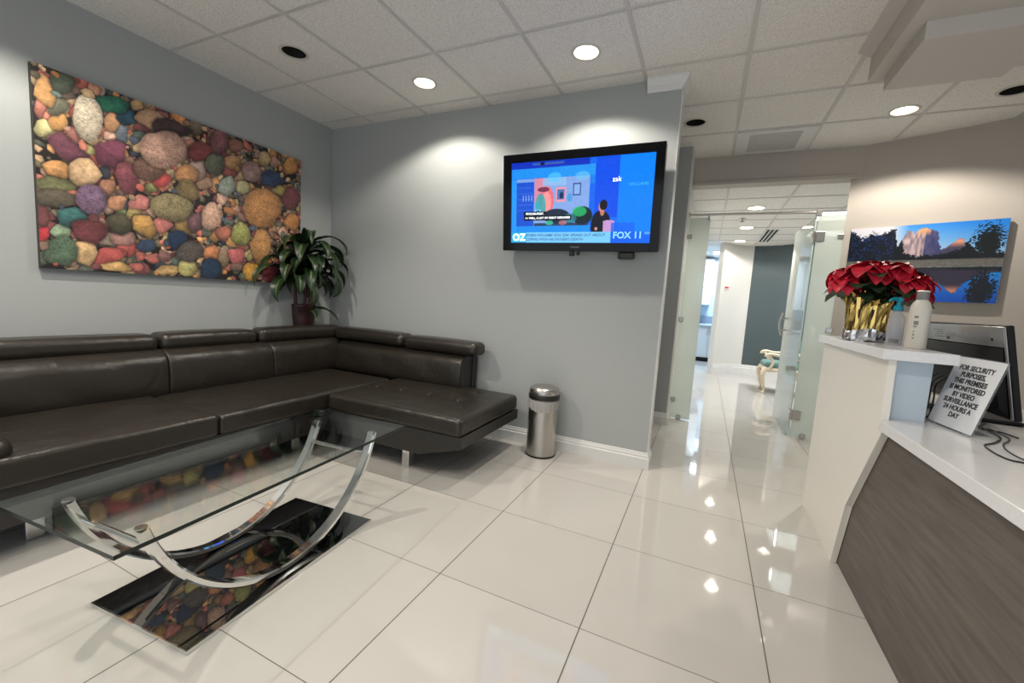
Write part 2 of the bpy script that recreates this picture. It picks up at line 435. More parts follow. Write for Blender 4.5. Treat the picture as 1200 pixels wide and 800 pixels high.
def print_panel(name, img, mtx, w, h, m, parent):
    """flat panel whose printed picture is a colour attribute; img rows run bottom to top, sRGB 0..255"""
    ny, nx = img.shape[:2]
    X, Y = np.meshgrid(np.linspace(-w / 2, w / 2, nx), np.linspace(-h / 2, h / 2, ny))
    R = np.array(mtx)
    co = np.stack([X.ravel(), Y.ravel(), np.zeros(nx * ny)], 1) @ R[:3, :3].T + R[:3, 3]
    i = np.arange(nx * ny).reshape(ny, nx)
    F = np.stack([i[:-1, :-1].ravel(), i[:-1, 1:].ravel(), i[1:, 1:].ravel(), i[1:, :-1].ravel()], 1)
    me = bpy.data.meshes.new(name)
    me.vertices.add(len(co)); me.vertices.foreach_set('co', co.astype(np.float32).ravel())
    me.loops.add(F.size); me.loops.foreach_set('vertex_index', F.ravel().astype(np.int32))
    me.polygons.add(len(F)); me.polygons.foreach_set('loop_start', np.arange(0, F.size, 4, dtype=np.int32))
    me.update(calc_edges=True)
    s = np.clip(img, 0, 255) / 255.0
    lin = np.where(s <= 0.04045, s / 12.92, ((s + 0.055) / 1.055) ** 2.4)
    at = me.color_attributes.new('print', 'FLOAT_COLOR', 'POINT')
    rgba = np.concatenate([lin.reshape(-1, 3), np.ones((nx * ny, 1))], 1)
    at.data.foreach_set('color', rgba.astype(np.float32).ravel())
    me.materials.append(m)
    o = bpy.data.objects.new(name, me); COL.objects.link(o); o.parent = parent
    return o

def vnoise(shape, cells, seed):
    r = np.random.RandomState(seed); ny, nx = shape
    g = r.rand(cells[1] + 2, cells[0] + 2)
    y = np.linspace(0, cells[1], ny); x = np.linspace(0, cells[0], nx)
    yi = y.astype(int); xi = x.astype(int); fy = (y - yi)[:, None]; fx = (x - xi)[None]
    fy = fy * fy * (3 - 2 * fy); fx = fx * fx * (3 - 2 * fx)
    return (g[yi][:, xi] * (1 - fy) * (1 - fx) + g[yi + 1][:, xi] * fy * (1 - fx) + g[yi][:, xi + 1] * (1 - fy) * fx + g[yi + 1][:, xi + 1] * fy * fx)

# ------------------------------------------------------------------ the setting
YB = -1.6                      # open street side
XL, XR = -3.5, 2.9
CX0, CY0, T = -2.965, 2.350, 0.61   # ceiling grid
DOWN_ON = [(-2.05, 2.655), (-0.83, 2.655), (1.165, 4.085)]
DOWN_OFF = [(-2.66, 2.045), (-0.235, 3.90), (1.675, 3.93)]
DOWN_UNSEEN = [(-2.66, 0.78), (-1.44, 0.22), (-0.22, 0.22), (-2.66, -0.70), (-0.83, -0.70)]  # first lights the left wall; the other four are unseen, added as fill
CAN_R = 0.078

bm = bmesh.new(); box(bm, XL - 0.1, 3.2, YB, 12.2, -0.1, 0.0); struct('floor', bm, M_FLOOR)

def ceiling_sheet(bm, x0, x1, y0, y1, z, holes):
    """tile by tile, with a round hole where a downlight sits"""
    xs = sorted({x0, x1} | {CX0 + T * k for k in range(-3, 14) if x0 < CX0 + T * k < x1})
    ys = sorted({y0, y1} | {CY0 + T * k for k in range(-12, 20) if y0 < CY0 + T * k < y1})
    for a, b in zip(xs[:-1], xs[1:]):
        for c, d in zip(ys[:-1], ys[1:]):
            hs = [h for h in holes if a < h[0] < b and c < h[1] < d]
            if not hs:
                bm.faces.new([bm.verts.new(p) for p in ((a, c, z), (a, d, z), (b, d, z), (b, c, z))]); continue
            hx, hy = hs[0]; n = 32
            def edge(t):
                dx, dy = math.cos(t), math.sin(t); k = []
                if dx > 1e-9: k.append((b - hx) / dx)
                if dx < -1e-9: k.append((a - hx) / dx)
                if dy > 1e-9: k.append((d - hy) / dy)
                if dy < -1e-9: k.append((c - hy) / dy)
                k = min(k); return (hx + dx * k, hy + dy * k, z)
            ang = sorted([2 * PI * i / n for i in range(n)] + [math.atan2(q - hy, p - hx) % (2 * PI) for p in (a, b) for q in (c, d)])
            vo = [bm.verts.new(edge(t)) for t in ang]; vi = [bm.verts.new((hx + CAN_R * math.cos(t), hy + CAN_R * math.sin(t), z)) for t in ang]
            for i in range(len(ang)):
                j = (i + 1) % len(ang)
                bm.faces.new((vo[i], vi[i], vi[j], vo[j]))

def tee_grid(bm, x0, x1, y0, y1, z, w=0.024, h=0.006):
    for k in range(-3, 14):
        x = CX0 + T * k
        if x0 < x < x1:
            for s in (-1, 1): box(bm, x + s * 0.0068 - 0.0048, x + s * 0.0068 + 0.0048, y0, y1, z - h, z + 0.002)
            box(bm, x - 0.003, x + 0.003, y0, y1, z - h + 0.0015, z + 0.001)
    for k in range(-12, 20):
        y = CY0 + T * k
        if y0 < y < y1:
            for s in (-1, 1): box(bm, x0, x1, y + s * 0.0068 - 0.0048, y + s * 0.0068 + 0.0048, z - h + 0.0004, z + 0.0016)
            box(bm, x0, x1, y - 0.003, y + 0.003, z - h + 0.003, z + 0.0006)

bm = bmesh.new(); ceiling_sheet(bm, XL, XR, YB, 4.80, CEIL, DOWN_ON + DOWN_OFF + DOWN_UNSEEN)
ceiling = struct('ceiling', bm, M_CEIL)
bm = bmesh.new(); box(bm, XL - 0.1, XR + 0.3, YB, 4.92, CEIL + 0.16, CEIL + 0.2); struct('ceiling_deck', bm, M_DARK, ceiling)
bm = bmesh.new(); tee_grid(bm, XL, XR, YB, 4.80, CEIL); struct('ceiling_grid', bm, M_GRID, ceiling)
bm = bmesh.new(); ceiling_sheet(bm, -0.6, 3.1, 4.92, 12.2, LOW, []); low = struct('ceiling_back', bm, M_CEIL)
bm = bmesh.new(); tee_grid(bm, -0.6, 3.1, 4.93, 9.4, LOW); struct('ceiling_grid', bm, M_GRID, low)

bm = bmesh.new(); box(bm, XL - 0.12, XL, YB, 3.27, 0, CEIL + 0.1); struct('wall_left', bm, M_WALL)
bm = bmesh.new(); box(bm, XL, -0.285, 3.12, 3.27, 0, CEIL + 0.05, bev=0.003); struct('wall_back', bm, M_WALL)
bm = bmesh.new(); box(bm, -0.2885, -0.2835, 3.1185, 3.2715, 0.12, CEIL - 0.085, bev=0.001); struct('lit_edge_strip', bm, M_TRIM)  # added white strip: puts the bright lit edge onto the wall end
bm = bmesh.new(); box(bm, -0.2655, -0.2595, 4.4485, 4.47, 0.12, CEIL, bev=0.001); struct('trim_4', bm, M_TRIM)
# unseen headers added to block high daylight at the street side and right opening
bm = bmesh.new(); box(bm, XL, XR, YB - 0.12, YB, 2.10, CEIL + 0.05); struct('daylight_block_front', bm, M_WALL)
bm = bmesh.new(); box(bm, XR, XR + 0.12, YB, 1.2, 1.75, CEIL + 0.05); struct('daylight_block_right', bm, M_WALLB)
# the pier behind the gap, and what closes the gap on the left
bm = bmesh.new(); box(bm, -1.62, -0.262, 4.45, 8.75, 0, CEIL + 0.05, bev=0.003); struct('wall_pier', bm, M_WALL)
bm = bmesh.new(); box(bm, -1.62, -1.50, 3.27, 4.45, 0, CEIL); struct('wall_gap', bm, M_WALL)
# lining of the corridor side of the pier
bm = bmesh.new(); box(bm, -0.262, -0.256, 4.49, 8.75, 0, CEIL); struct('wall_corridor', bm, M_WHITEW)

# bulkhead over the glass front
bm = bmesh.new(); box(bm, -0.256, 1.22, 4.79, 4.93, LOW - 0.001, CEIL + 0.1)
struct('wall_bulkhead', bm, M_WALLB)
bm = bmesh.new(); box(bm, -0.256, 1.09, 4.765, 4.79, LOW - 0.004, LOW + 0.028, bev=0.004); struct('trim_1', bm, M_WALLB)

# slanted, gently curved wall on the right
def strip_wall(name, pts, th, z0, z1, m, side=1):
    bm = bmesh.new(); P = [Vector((p[0], p[1])) for p in pts]; n = len(P); rows = []
    for i in range(n):
        t = (P[min(i + 1, n - 1)] - P[max(i - 1, 0)]).normalized(); q = P[i] + Vector((-t.y, t.x)) * th * side
        rows.append([bm.verts.new((*v, z)) for v, z in ((P[i], z0), (P[i], z1), (q, z1), (q, z0))])
    for A, B in zip(rows[:-1], rows[1:]):
        for k in range(4): bm.faces.new((A[k], A[(k + 1) % 4], B[(k + 1) % 4], B[k]))
    bm.faces.new(rows[0]); bm.faces.new(rows[-1][::-1])
    return struct(name, bm, m, smooth=35)
rw = [(1.07, 4.815), (1.20, 4.766), (1.325, 4.715), (1.44, 4.664), (1.553, 4.609), (1.75, 4.51), (1.945, 4.408), (2.2, 4.25), (2.45, 4.04), (2.68, 3.75), (2.82, 3.4), (2.9, 2.9), (2.9, 1.2)]
strip_wall('wall_right', rw, 0.12, 0, CEIL + 0.05, M_WALLB, 1)

# far walls of the corridor
fw = [(0.20, 8.76), (0.32, 8.92), (0.45, 9.05), (0.58, 9.14), (0.715, 9.19)]
strip_wall('wall_far_white', fw, 0.1, 0, LOW, M_WHITEW, 1)
fw2 = [(0.715, 9.19), (0.86, 9.19), (1.0, 9.15), (1.32, 8.93), (1.8, 8.6), (2.4, 8.1), (3.1, 7.4)]
strip_wall('wall_far_teal', fw2, 0.1, 0, LOW, M_TEAL, 1)
bm = bmesh.new(); box(bm, 3.0, 3.1, 3.2, 12.2, 0, CEIL); struct('wall_side_room', bm, M_WHITEW)
# the small blue room beyond the opening
bm = bmesh.new(); box(bm, -1.0, 1.6, 11.2, 11.3, 0, LOW); struct('wall_blue_room', bm, M_BLUEW)
bm = bmesh.new(); box(bm, -1.1, -1.0, 8.75, 11.3, 0, LOW); struct('wall_blue_left', bm, M_BLUEW)
bm = bmesh.new(); box(bm, 1.5, 1.6, 9.4, 11.3, 0, LOW); struct('wall_blue_right', bm, M_BLUEW)
win = bmesh.new(); box(win, -0.05, 0.62, 11.17, 11.205, 1.98, 2.36, bev=0.004)
win = struct('window_1', win, M_TRIM)
bm = bmesh.new(); box(bm, -0.01, 0.27, 11.155, 11.17, 2.02, 2.32); box(bm, 0.30, 0.58, 11.155, 11.17, 2.02, 2.32); struct('window_pane', bm, M_WINDOW, win)

# baseboards: profile swept along a wall line
BB = [(0, 0), (0.016, 0), (0.016, 0.078), (0.010, 0.084), (0.010, 0.098), (0.006, 0.106), (0.004, 0.118), (0, 0.121)]
def baseboard(name, pts, side, h=1.0):
    bm = bmesh.new(); P = [Vector((p[0], p[1])) for p in pts]; n = len(P); rows = []
    for i in range(n):
        d0 = (P[i] - P[i - 1]).normalized() if i else None
        d1 = (P[i + 1] - P[i]).normalized() if i < n - 1 else None
        d0 = d0 or d1; d1 = d1 or d0
        n0 = Vector((-d0.y, d0.x)) * side; n1 = Vector((-d1.y, d1.x)) * side
        nn = (n0 + n1).normalized(); k = 1 / max(0.3, nn.dot(n0))
        rows.append([bm.verts.new((P[i].x + nn.x * k * q[0], P[i].y + nn.y * k * q[0], q[1] * h)) for q in BB])
    m = len(BB)
    for A, B in zip(rows[:-1], rows[1:]):
        for j in range(m - 1): bm.faces.new((A[j], A[j + 1], B[j + 1], B[j]))
    bm.faces.new(rows[0]); bm.faces.new(rows[-1][::-1])
    return struct(name, bm, M_TRIM)
baseboard('baseboard_left', [(XL, YB), (XL, 3.12)], -1)
baseboard('baseboard_back', [(XL + 0.02, 3.12), (-0.285, 3.12), (-0.285, 3.27)], -1)
baseboard('baseboard_pier', [(-1.5, 4.45), (-0.262, 4.45), (-0.262, 4.76)], -1)
baseboard('baseboard_right', rw[:-1], -1)
baseboard('baseboard_far', fw + fw2[1:], -1, 1.5)

# cornice return on the end of the TV wall
def crown(bm, path, side):
    prof = [(0.0, -0.085), (0.012, -0.085), (0.016, -0.070), (0.034, -0.050), (0.046, -0.030), (0.052, -0.014), (0.052, 0.0), (0, 0)]
    P = [Vector(p) for p in path]; n = len(P); rows = []
    for i in range(n):
        d0 = (P[i] - P[i - 1]).normalized() if i else (P[1] - P[0]).normalized()
        d1 = (P[i + 1] - P[i]).normalized() if i < n - 1 else d0
        n0 = Vector((-d0.y, d0.x)) * side; n1 = Vector((-d1.y, d1.x)) * side
        nn = (n0 + n1).normalized(); k = 1 / nn.dot(n0)
        rows.append([bm.verts.new((P[i].x + nn.x * k * q[0], P[i].y + nn.y * k * q[0], CEIL + q[1])) for q in prof])
    for A, B in zip(rows[:-1], rows[1:]):
        for j in range(len(prof)): bm.faces.new((A[j], A[(j + 1) % len(prof)], B[(j + 1) % len(prof)], B[j]))
    bm.faces.new(rows[0]); bm.faces.new(rows[-1][::-1])
bm = bmesh.new(); crown(bm, [(-0.515, 3.12), (-0.303, 3.12), (-0.303, 3.27)], -1); struct('trim_2', bm, M_TRIM)

# stepped soffit hanging over the reception desk
bm = bmesh.new()
prism(bm, [(0.715, -0.6), (0.715, 3.157), (2.35, 3.157), (2.35, -0.6)], 2, 2.549, CEIL + 0.02)
prism(bm, [(0.65, CEIL), (0.715, CEIL), (0.715, 2.683), (0.708, 2.686)], 1, -0.6, 3.162)
sof = struct('ceiling_soffit', bm, M_SOFFIT)
bm = bmesh.new()
prism(bm, [(0.78, 2.617), (0.78, 3.108), (1.262, 3.108), (1.262, 3.012), (2.3, 3.012), (2.3, 2.617)], 2, 2.472, 2.5495)
struct('soffit_panel', bm, M_SOFFIT, sof)

# ------------------------------------------------------------------ recessed lamps
def spot(parent, z, power, col=LAMP_COL, size=136):
    l = bpy.data.lights.new('lamp', 'SPOT'); l.energy = power; l.color = col
    l.spot_size = math.radians(size); l.spot_blend = 0.35; l.shadow_soft_size = 0.035
    o = bpy.data.objects.new('lamp', l); COL.objects.link(o); o.parent = parent; o.location = (0, 0, z)

def can_parts(t, lit):
    bm = bmesh.new(); lathe(bm, [(CAN_R - 0.004, 0.0), (CAN_R - 0.002, -0.005), (CAN_R + 0.014, -0.004), (CAN_R + 0.016, 0.0), (CAN_R - 0.004, 0.001)], 36); put('trim_ring', bm, M_RING, t, 40)
    bm = bmesh.new(); lathe(bm, [(CAN_R, -0.001), (CAN_R * 0.97, 0.04), (CAN_R * 0.90, 0.075)] + ([(CAN_R * 0.80, 0.09), (0, 0.09)] if not lit else [(CAN_R * 0.86, 0.08)]), 36); put('reflector', bm, M_CANWHITE if lit else M_DARK, t, 40)
    if lit:
        bm = bmesh.new(); lathe(bm, [(CAN_R * 0.90, 0.028), (CAN_R * 0.7, 0.018), (CAN_R * 0.4, 0.013), (0, 0.011)], 36); put('lens', bm, M_LENS, t, 60)

can_labels = {0: 'lit recessed downlight above the leather sofa, in front of the grey wall',
              1: 'lit recessed downlight in front of the television, above its left end',
              2: 'lit recessed downlight by the right wall, just beyond the stepped soffit'}
for i, (x, y) in enumerate(DOWN_ON):
    t = thing('recessed_downlight', can_labels[i], 'ceiling light', (x, y, CEIL), group='lit recessed downlights'); can_parts(t, True); spot(t, 0.006, LAMP_W * (1.45 if i == 2 else 1.0))
off_labels = {0: 'unlit black recessed can in the ceiling above the pebble picture and sofa',
              1: 'unlit black recessed can in the ceiling between the TV wall and corridor bulkhead',
              2: 'unlit black recessed can at the right picture edge beyond the soffit panel'}
for i, (x, y) in enumerate(DOWN_OFF):
    t = thing('recessed_can', off_labels[i], 'ceiling light', (x, y, CEIL), group='unlit recessed cans'); can_parts(t, False)
unseen_labels = ['lit recessed downlight over the sofa seats before the pebble picture, out of the picture', 'added fill downlight over the near end of the coffee table, out of view',
               'added fill downlight straight above the camera, out of view', 'added fill downlight behind the camera on the sofa side', 'added fill downlight behind the camera in the middle of the room']
for i, (x, y) in enumerate(DOWN_UNSEEN):
    t = thing('recessed_downlight', unseen_labels[i], 'ceiling light', (x, y, CEIL), group='lit recessed downlights'); can_parts(t, True); spot(t, 0.006, LAMP_W * (2.0 if i == 0 else 1.0))

def surface_lamp(x, y, lab):
    t = thing('corridor_downlight', lab, 'ceiling light', (x, y, LOW), group='corridor downlights')
    bm = bmesh.new(); lathe(bm, [(0.085, -0.010), (0.100, -0.009), (0.105, 0.0), (0.085, 0.001)], 32); put('trim_ring', bm, M_RING, t, 40)
    bm = bmesh.new(); lathe(bm, [(0.086, -0.009), (0.05, -0.012), (0, -0.013)], 32); put('lens', bm, M_LENS, t, 60)
    spot(t, -0.03, BACK_W, (1.0, 0.93, 0.82), 150)
for y, w in ((5.87, 'nearest of the three round lit corridor downlights beyond the glass front'), (7.18, 'middle of the three round lit corridor downlights beyond the glass front'), (8.53, 'farthest of the three round lit corridor downlights, near the far white wall')):
    surface_lamp(0.42, y, w)

def troffer(x, y, lab):
    t = thing('ceiling_troffer', lab, 'ceiling light', (x, y, LOW), group='white corridor troffers')
    bm = bmesh.new()
    for s in (-1, 1):
        box(bm, s * 0.285 - 0.015, s * 0.285 + 0.015, -0.30, 0.30, -0.012, 0.0); box(bm, -0.27, 0.27, s * 0.285 - 0.015, s * 0.285 + 0.015, -0.012, 0.0)
    put('frame', bm, M_TRIM, t)
    bm = bmesh.new(); box(bm, -0.27, 0.27, -0.27, 0.27, -0.007, -0.001); put('diffuser', bm, M_LENSW, t)
    l = bpy.data.lights.new('lamp', 'AREA'); l.shape = 'SQUARE'; l.size = 0.54; l.energy = TROFFER_W; l.color = (0.92, 0.96, 1.0)
    o = bpy.data.objects.new('lamp', l); COL.objects.link(o); o.parent = t; o.location = (0, 0, -0.02)
troffer(1.42, 6.45, 'square white lit troffer seen over the right glass panel beside the wall')
troffer(1.55, 7.75, 'square white lit troffer deeper in the room behind the right wall')
# light of the little blue room
t = thing('ceiling_troffer', 'cool white lit troffer in the small blue room beyond the corridor', 'ceiling light', (0.3, 10.2, LOW), group='white corridor troffers')
bm = bmesh.new()
for s in (-1, 1):
    box(bm, s * 0.285 - 0.015, s * 0.285 + 0.015, -0.30, 0.30, -0.012, 0.0); box(bm, -0.27, 0.27, s * 0.285 - 0.015, s * 0.285 + 0.015, -0.012, 0.0)
put('frame', bm, M_TRIM, t)
bm = bmesh.new(); box(bm, -0.27, 0.27, -0.27, 0.27, -0.007, -0.001); put('diffuser', bm, M_LENSW, t)
l = bpy.data.lights.new('lamp', 'AREA'); l.shape = 'SQUARE'; l.size = 0.54; l.energy = 45; l.color = (0.72, 0.87, 1.0)
o = bpy.data.objects.new('lamp', l); COL.objects.link(o); o.parent = t; o.location = (0, 0, -0.02)

# vents and sprinkler
t = thing('ceiling_vent', 'square white ceiling air vent set in the tile before the bulkhead', 'vent', (0.39, 4.485, CEIL))
bm = bmesh.new()
for s in (-1, 1):
    box(bm, s * 0.245 - 0.05, s * 0.245 + 0.05, -0.28, 0.28, -0.011, -0.002); box(bm, -0.195, 0.195, s * 0.25 - 0.03, s * 0.25 + 0.03, -0.011, -0.002)
put('frame', bm, M_TRIM, t)
bm = bmesh.new()
for k in range(11): box(bm, -0.195, 0.195, -0.21 + k * 0.042 - 0.016, -0.21 + k * 0.042 + 0.016, -0.008, -0.004)
put('louvre', bm, M_VENT, t)
bm = bmesh.new(); box(bm, -0.195, 0.195, -0.22, 0.22, -0.003, -0.0015); put('backing', bm, M_GREY, t)
t = thing('slot_diffuser', 'dark linear slot diffuser in the corridor ceiling by the slate wall', 'vent', (0.78, 8.0, LOW))
bm = bmesh.new(); box(bm, -0.085, 0.095, -0.62, 0.62, -0.008, -0.001); put('frame', bm, M_TRIM, t)
bm = bmesh.new()
for x in (-0.05, 0.005, 0.06): box(bm, x - 0.014, x + 0.014, -0.60, 0.60, -0.011, -0.006)
put('slot', bm, M_DARK, t)
t = thing('fire_sprinkler', 'small dark fire sprinkler head on the corridor ceiling', 'sprinkler', (0.32, 6.53, LOW))
bm = bmesh.new(); lathe(bm, [(0.045, 0.0), (0.045, -0.006), (0.012, -0.010), (0.012, -0.03), (0.0, -0.03)], 20); put('escutcheon', bm, M_STEEL, t, 40)
bm = bmesh.new(); lathe(bm, [(0.0, -0.03), (0.008, -0.03), (0.030, -0.042), (0.030, -0.046), (0.0, -0.048)], 20); put('deflector', bm, M_GREY, t, 40)

# ------------------------------------------------------------------ pebble picture on the left wall
STONES = (
    (128,1062,48,22,-2,-61,75,85,70), (229,904,66,37,11,-133,205,190,165), (340,1031,83,26,-5,-47,40,120,95), (417,986,45,-2,-15,-50,40,80,100), 
    (618,857,140,19,-22,-132,200,155,135), (341,923,38,15,-1,-51,205,150,105), (549,1025,78,-2,-17,-55,195,150,115), (137,696,75,-46,-23,-49,115,65,80), 
    (327,739,73,48,14,-67,125,65,85), (202,582,57,-27,-31,-73,215,175,130), (409,607,54,32,22,-105,140,75,85), (88,573,54,-4,-11,-49,210,150,90), 
    (76,480,84,18,-3,-41,120,120,80), (73,400,88,10,-5,-46,100,90,75), (234,433,63,-44,-41,-80,130,100,130), (142,308,59,25,5,-50,60,110,110), 
    (222,246,72,-4,-11,-65,120,60,65), (89,101,72,9,-3,-87,95,120,95), (192,109,53,6,-2,-70,215,175,120), (303,106,79,27,5,-42,200,90,85), 
    (397,159,45,6,-1,-50,205,95,90), (295,206,58,2,-4,-40,170,150,130), (662,477,134,8,-13,-93,150,135,95), (530,704,89,8,-14,-86,130,95,80), 
    (597,653,50,14,-1,-51,195,75,75), (840,916,73,11,-12,-69,150,70,70), (980,1040,65,23,-1,-103,140,85,90), (754,726,66,19,-1,-65,200,140,90), 
    (824,782,54,36,21,-59,185,155,145), (757,608,63,47,34,-73,130,110,70), (920,469,79,8,-10,-109,205,160,135), (948,859,73,22,-1,-84,110,115,95), 
    (1031,718,58,15,-1,-64,150,160,145), (1227,883,74,21,0,-74,175,135,130), (1074,913,59,18,0,-48,205,150,100), (1325,620,169,36,0,-165,205,140,80), 
    (1306,306,93,5,-13,-147,205,145,85), (1138,374,74,25,17,-94,165,165,90), (1584,757,93,22,1,-104,130,70,75), (1598,555,69,13,1,-64,210,140,75), 
    (1573,1031,67,20,1,-66,210,145,80), (692,257,54,8,-1,-63,35,60,95), (909,74,79,7,-1,-81,40,65,95), (764,185,85,44,22,-67,105,95,90), 
    (910,194,52,6,-1,-55,215,135,85), (1103,193,58,7,0,-54,215,110,110), (1225,77,75,33,27,-71,215,155,60), (1383,79,98,8,0,-81,180,80,85), 
    (749,66,61,6,-1,-56,190,180,110), (627,43,78,7,-1,-30,200,160,100), (333,37,81,-1,-3,-30,215,170,105), (497,321,57,-38,-28,-51,200,150,80), 
    (595,347,55,10,-1,-55,205,120,110), (355,442,43,10,-1,-43,215,150,110), (471,468,51,12,-1,-44,215,130,120), (362,310,60,-17,-19,-61,90,85,65), 
    (381,227,66,3,-4,-41,180,130,120), (52,981,45,4,-13,-58,205,150,90), (46,1053,28,0,-8,-29,195,100,95), (100,918,42,18,-2,-47,110,110,90), 
    (38,782,37,14,-2,-44,200,190,130), (101,830,37,14,-2,-45,205,150,85), (27,887,23,4,-8,-52,185,110,95), (10,187,29,5,-1,-34,205,60,70), 
    (14,294,29,6,-2,-52,130,75,75), (93,217,38,-8,-9,-39,150,175,140), (388,879,32,12,-1,-52,110,120,130), (167,779,36,5,-6,-40,165,105,95), 
    (222,724,33,0,-6,-28,180,170,110), (506,196,48,7,-1,-40,60,80,110), (820,1073,50,9,-8,-50,130,110,90), (659,1012,98,8,-13,-54,85,60,65), 
    (763,935,38,13,-1,-35,205,140,110), (1091,1047,59,20,0,-45,150,95,80), (1336,1011,52,16,0,-55,190,160,110), (1412,877,101,28,0,-49,50,70,110), 
    (1472,803,56,14,0,-43,170,150,80), (1157,740,48,12,0,-47,190,180,130), (810,407,44,-19,-29,-59,120,85,90), (1006,363,51,8,0,-46,190,110,90), 
    (1054,304,39,6,0,-40,210,150,90), (1004,182,39,4,-1,-79,170,140,110), (726,362,51,-12,-18,-54,150,120,70), (872,698,53,14,-1,-43,180,140,110), 
    (508,766,23,7,-1,-33,90,90,95), (305,522,37,10,-1,-42,190,130,100), (297,610,29,8,-1,-41,60,65,75), (375,388,26,5,-1,-27,120,140,90), 
    (442,402,36,8,-1,-28,170,150,90), (539,582,34,9,-1,-34,130,130,80), (604,136,40,-4,-6,-35,140,100,95), (541,114,34,4,-1,-29,200,110,100), 
    (469,120,33,4,-1,-28,190,100,90), (444,47,42,4,-1,-28,205,110,105), (262,1083,23,-14,-13,-25,205,140,110), (286,1099,21,-13,-12,-22,215,190,170), 
    (427,1145,51,1,-7,-22,130,80,85), (470,1086,35,8,-5,-33,205,165,110), (527,1075,23,10,-1,-32,210,165,110), (598,1072,44,13,-2,-23,200,120,110), 
    )
def pebble_image(w, h, nx=600, ny=400):
    xs = np.linspace(0, w, nx); ys = np.linspace(0, h, ny); X, Y = np.meshgrid(xs, ys)
    rng = np.random.RandomState(5)
    img = np.zeros((ny, nx, 3)); img[:] = (34, 27, 28); cov = np.zeros((ny, nx))
    wx = (vnoise((ny, nx), (30, 20), 1) - 0.5) * 0.016; wy = (vnoise((ny, nx), (30, 20), 2) - 0.5) * 0.016
    fine = vnoise((ny, nx), (260, 175), 3); mid = vnoise((ny, nx), (90, 60), 4); big_n = vnoise((ny, nx), (34, 22), 6)
    WX, WY = X + wx, Y + wy
    def stone(cx, cy, ax, ay, bx, by, col, sides=6, sharp=0.5, speck=0.0):
        """a water-worn stone: an ellipse cut by a few random flats"""
        det = ax * by - ay * bx
        if abs(det) < 1e-9: return
        R = max(math.hypot(ax, ay), math.hypot(bx, by)) * 1.45
        i0, i1 = max(0, int((cx - R) / w * nx)), min(nx, int((cx + R) / w * nx) + 2)
        j0, j1 = max(0, int((cy - R) / h * ny)), min(ny, int((cy + R) / h * ny) + 2)
        if i0 >= i1 or j0 >= j1: return
        dx = WX[j0:j1, i0:i1] - cx; dy = WY[j0:j1, i0:i1] - cy
        u = (dx * by - dy * bx) / det; v = (-dx * ay + dy * ax) / det
        d = np.hypot(u, v); a0 = rng.rand() * 6.28
        flats = np.zeros_like(d)
        for k in range(sides):
            a = a0 + 2 * PI * (k + 0.7 * (rng.rand() - 0.5)) / sides
            flats = np.maximum(flats, (u * math.cos(a) + v * math.sin(a)) / (0.86 + 0.10 * rng.rand()))
        d = np.maximum(d * (1 - sharp) + flats * sharp, flats * 0.93)
        m = np.clip((1.03 - d) / 0.07, 0, 1)[..., None]
        nz = np.sqrt(np.clip(1 - np.minimum(d, 1) ** 2.6, 0, 1))
        facet = math.cos(a0) * u + math.sin(a0) * v
        tone = 0.64 + 0.36 * nz + 0.20 * np.clip((dy - dx * 0.4) / R, -1, 1) + 0.07 * np.sign(facet) * sharp
        tex = 0.84 + 0.16 * fine[j0:j1, i0:i1] + 0.16 * (mid[j0:j1, i0:i1] - 0.5) + 0.18 * (big_n[j0:j1, i0:i1] - 0.4)
        c = np.array(col, float)[None, None] * (tone * tex)[..., None] * 1.04
        if speck: c = np.where((fine[j0:j1, i0:i1] < speck)[..., None], c * 0.86, c)
        sub = img[j0:j1, i0:i1]
        sh = np.clip((1.20 - d) / 0.25, 0, 1)[..., None] * 0.45      # the dark gap the photograph shows round each stone
        sub[:] = sub * (1 - sh * (1 - m))
        sub[:] = sub * (1 - m) + c * m
        cov[j0:j1, i0:i1] = np.maximum(cov[j0:j1, i0:i1] * 1.0, m[..., 0])
    pal = [(205, 150, 95), (195, 120, 100), (155, 90, 90), (125, 115, 90), (205, 170, 130), (115, 95, 85), (180, 135, 118), (100, 105, 92), (190, 170, 118),
           (85, 92, 112), (198, 105, 95), (218, 182, 140), (138, 80, 84), (168, 145, 112), (95, 112, 104), (205, 138, 82), (200, 160, 140)]
    def rnd(n, r0, r1, need_dark):
        for k in range(n):
            cx, cy = rng.rand() * w, rng.rand() * h
            if need_dark:
                j, i = int(cy / h * (ny - 1)), int(cx / w * (nx - 1))
                if cov[j, i] > 0.5: continue
            r = r0 + (r1 - r0) * rng.rand() ** 1.5; a = rng.rand() * PI; e = 0.55 + 0.45 * rng.rand()
            col = np.array(pal[rng.randint(len(pal))]) * (0.78 + 0.34 * rng.rand())
            stone(cx, cy, r * math.cos(a), r * math.sin(a), -r * e * math.sin(a), r * e * math.cos(a), col, rng.randint(4, 7), 0.35 + 0.5 * rng.rand())
    rnd(900, 0.020, 0.055, False)
    order = sorted(STONES, key=lambda s: abs(s[2] * s[5] - s[3] * s[4]))
    for s in order:
        big = abs(s[2] * s[5] - s[3] * s[4]) > 6000
        k = 1.0 if big else 1.12
        g = sum(s[6:]) / 3.0
        stone(s[0] / 1000, s[1] / 1000, *[v / 1000 * k for v in s[2:6]], [g + (q - g) * 0.92 for q in s[6:]], 7 if big else rng.randint(4, 7), 0.22 if big else 0.35 + 0.4 * rng.rand(), 0.26 if big else 0.0)
    rnd(1300, 0.010, 0.030, True)
    g = img.mean(-1, keepdims=True)
    return (g + (img - g) * 0.90 - 8) * 1.06

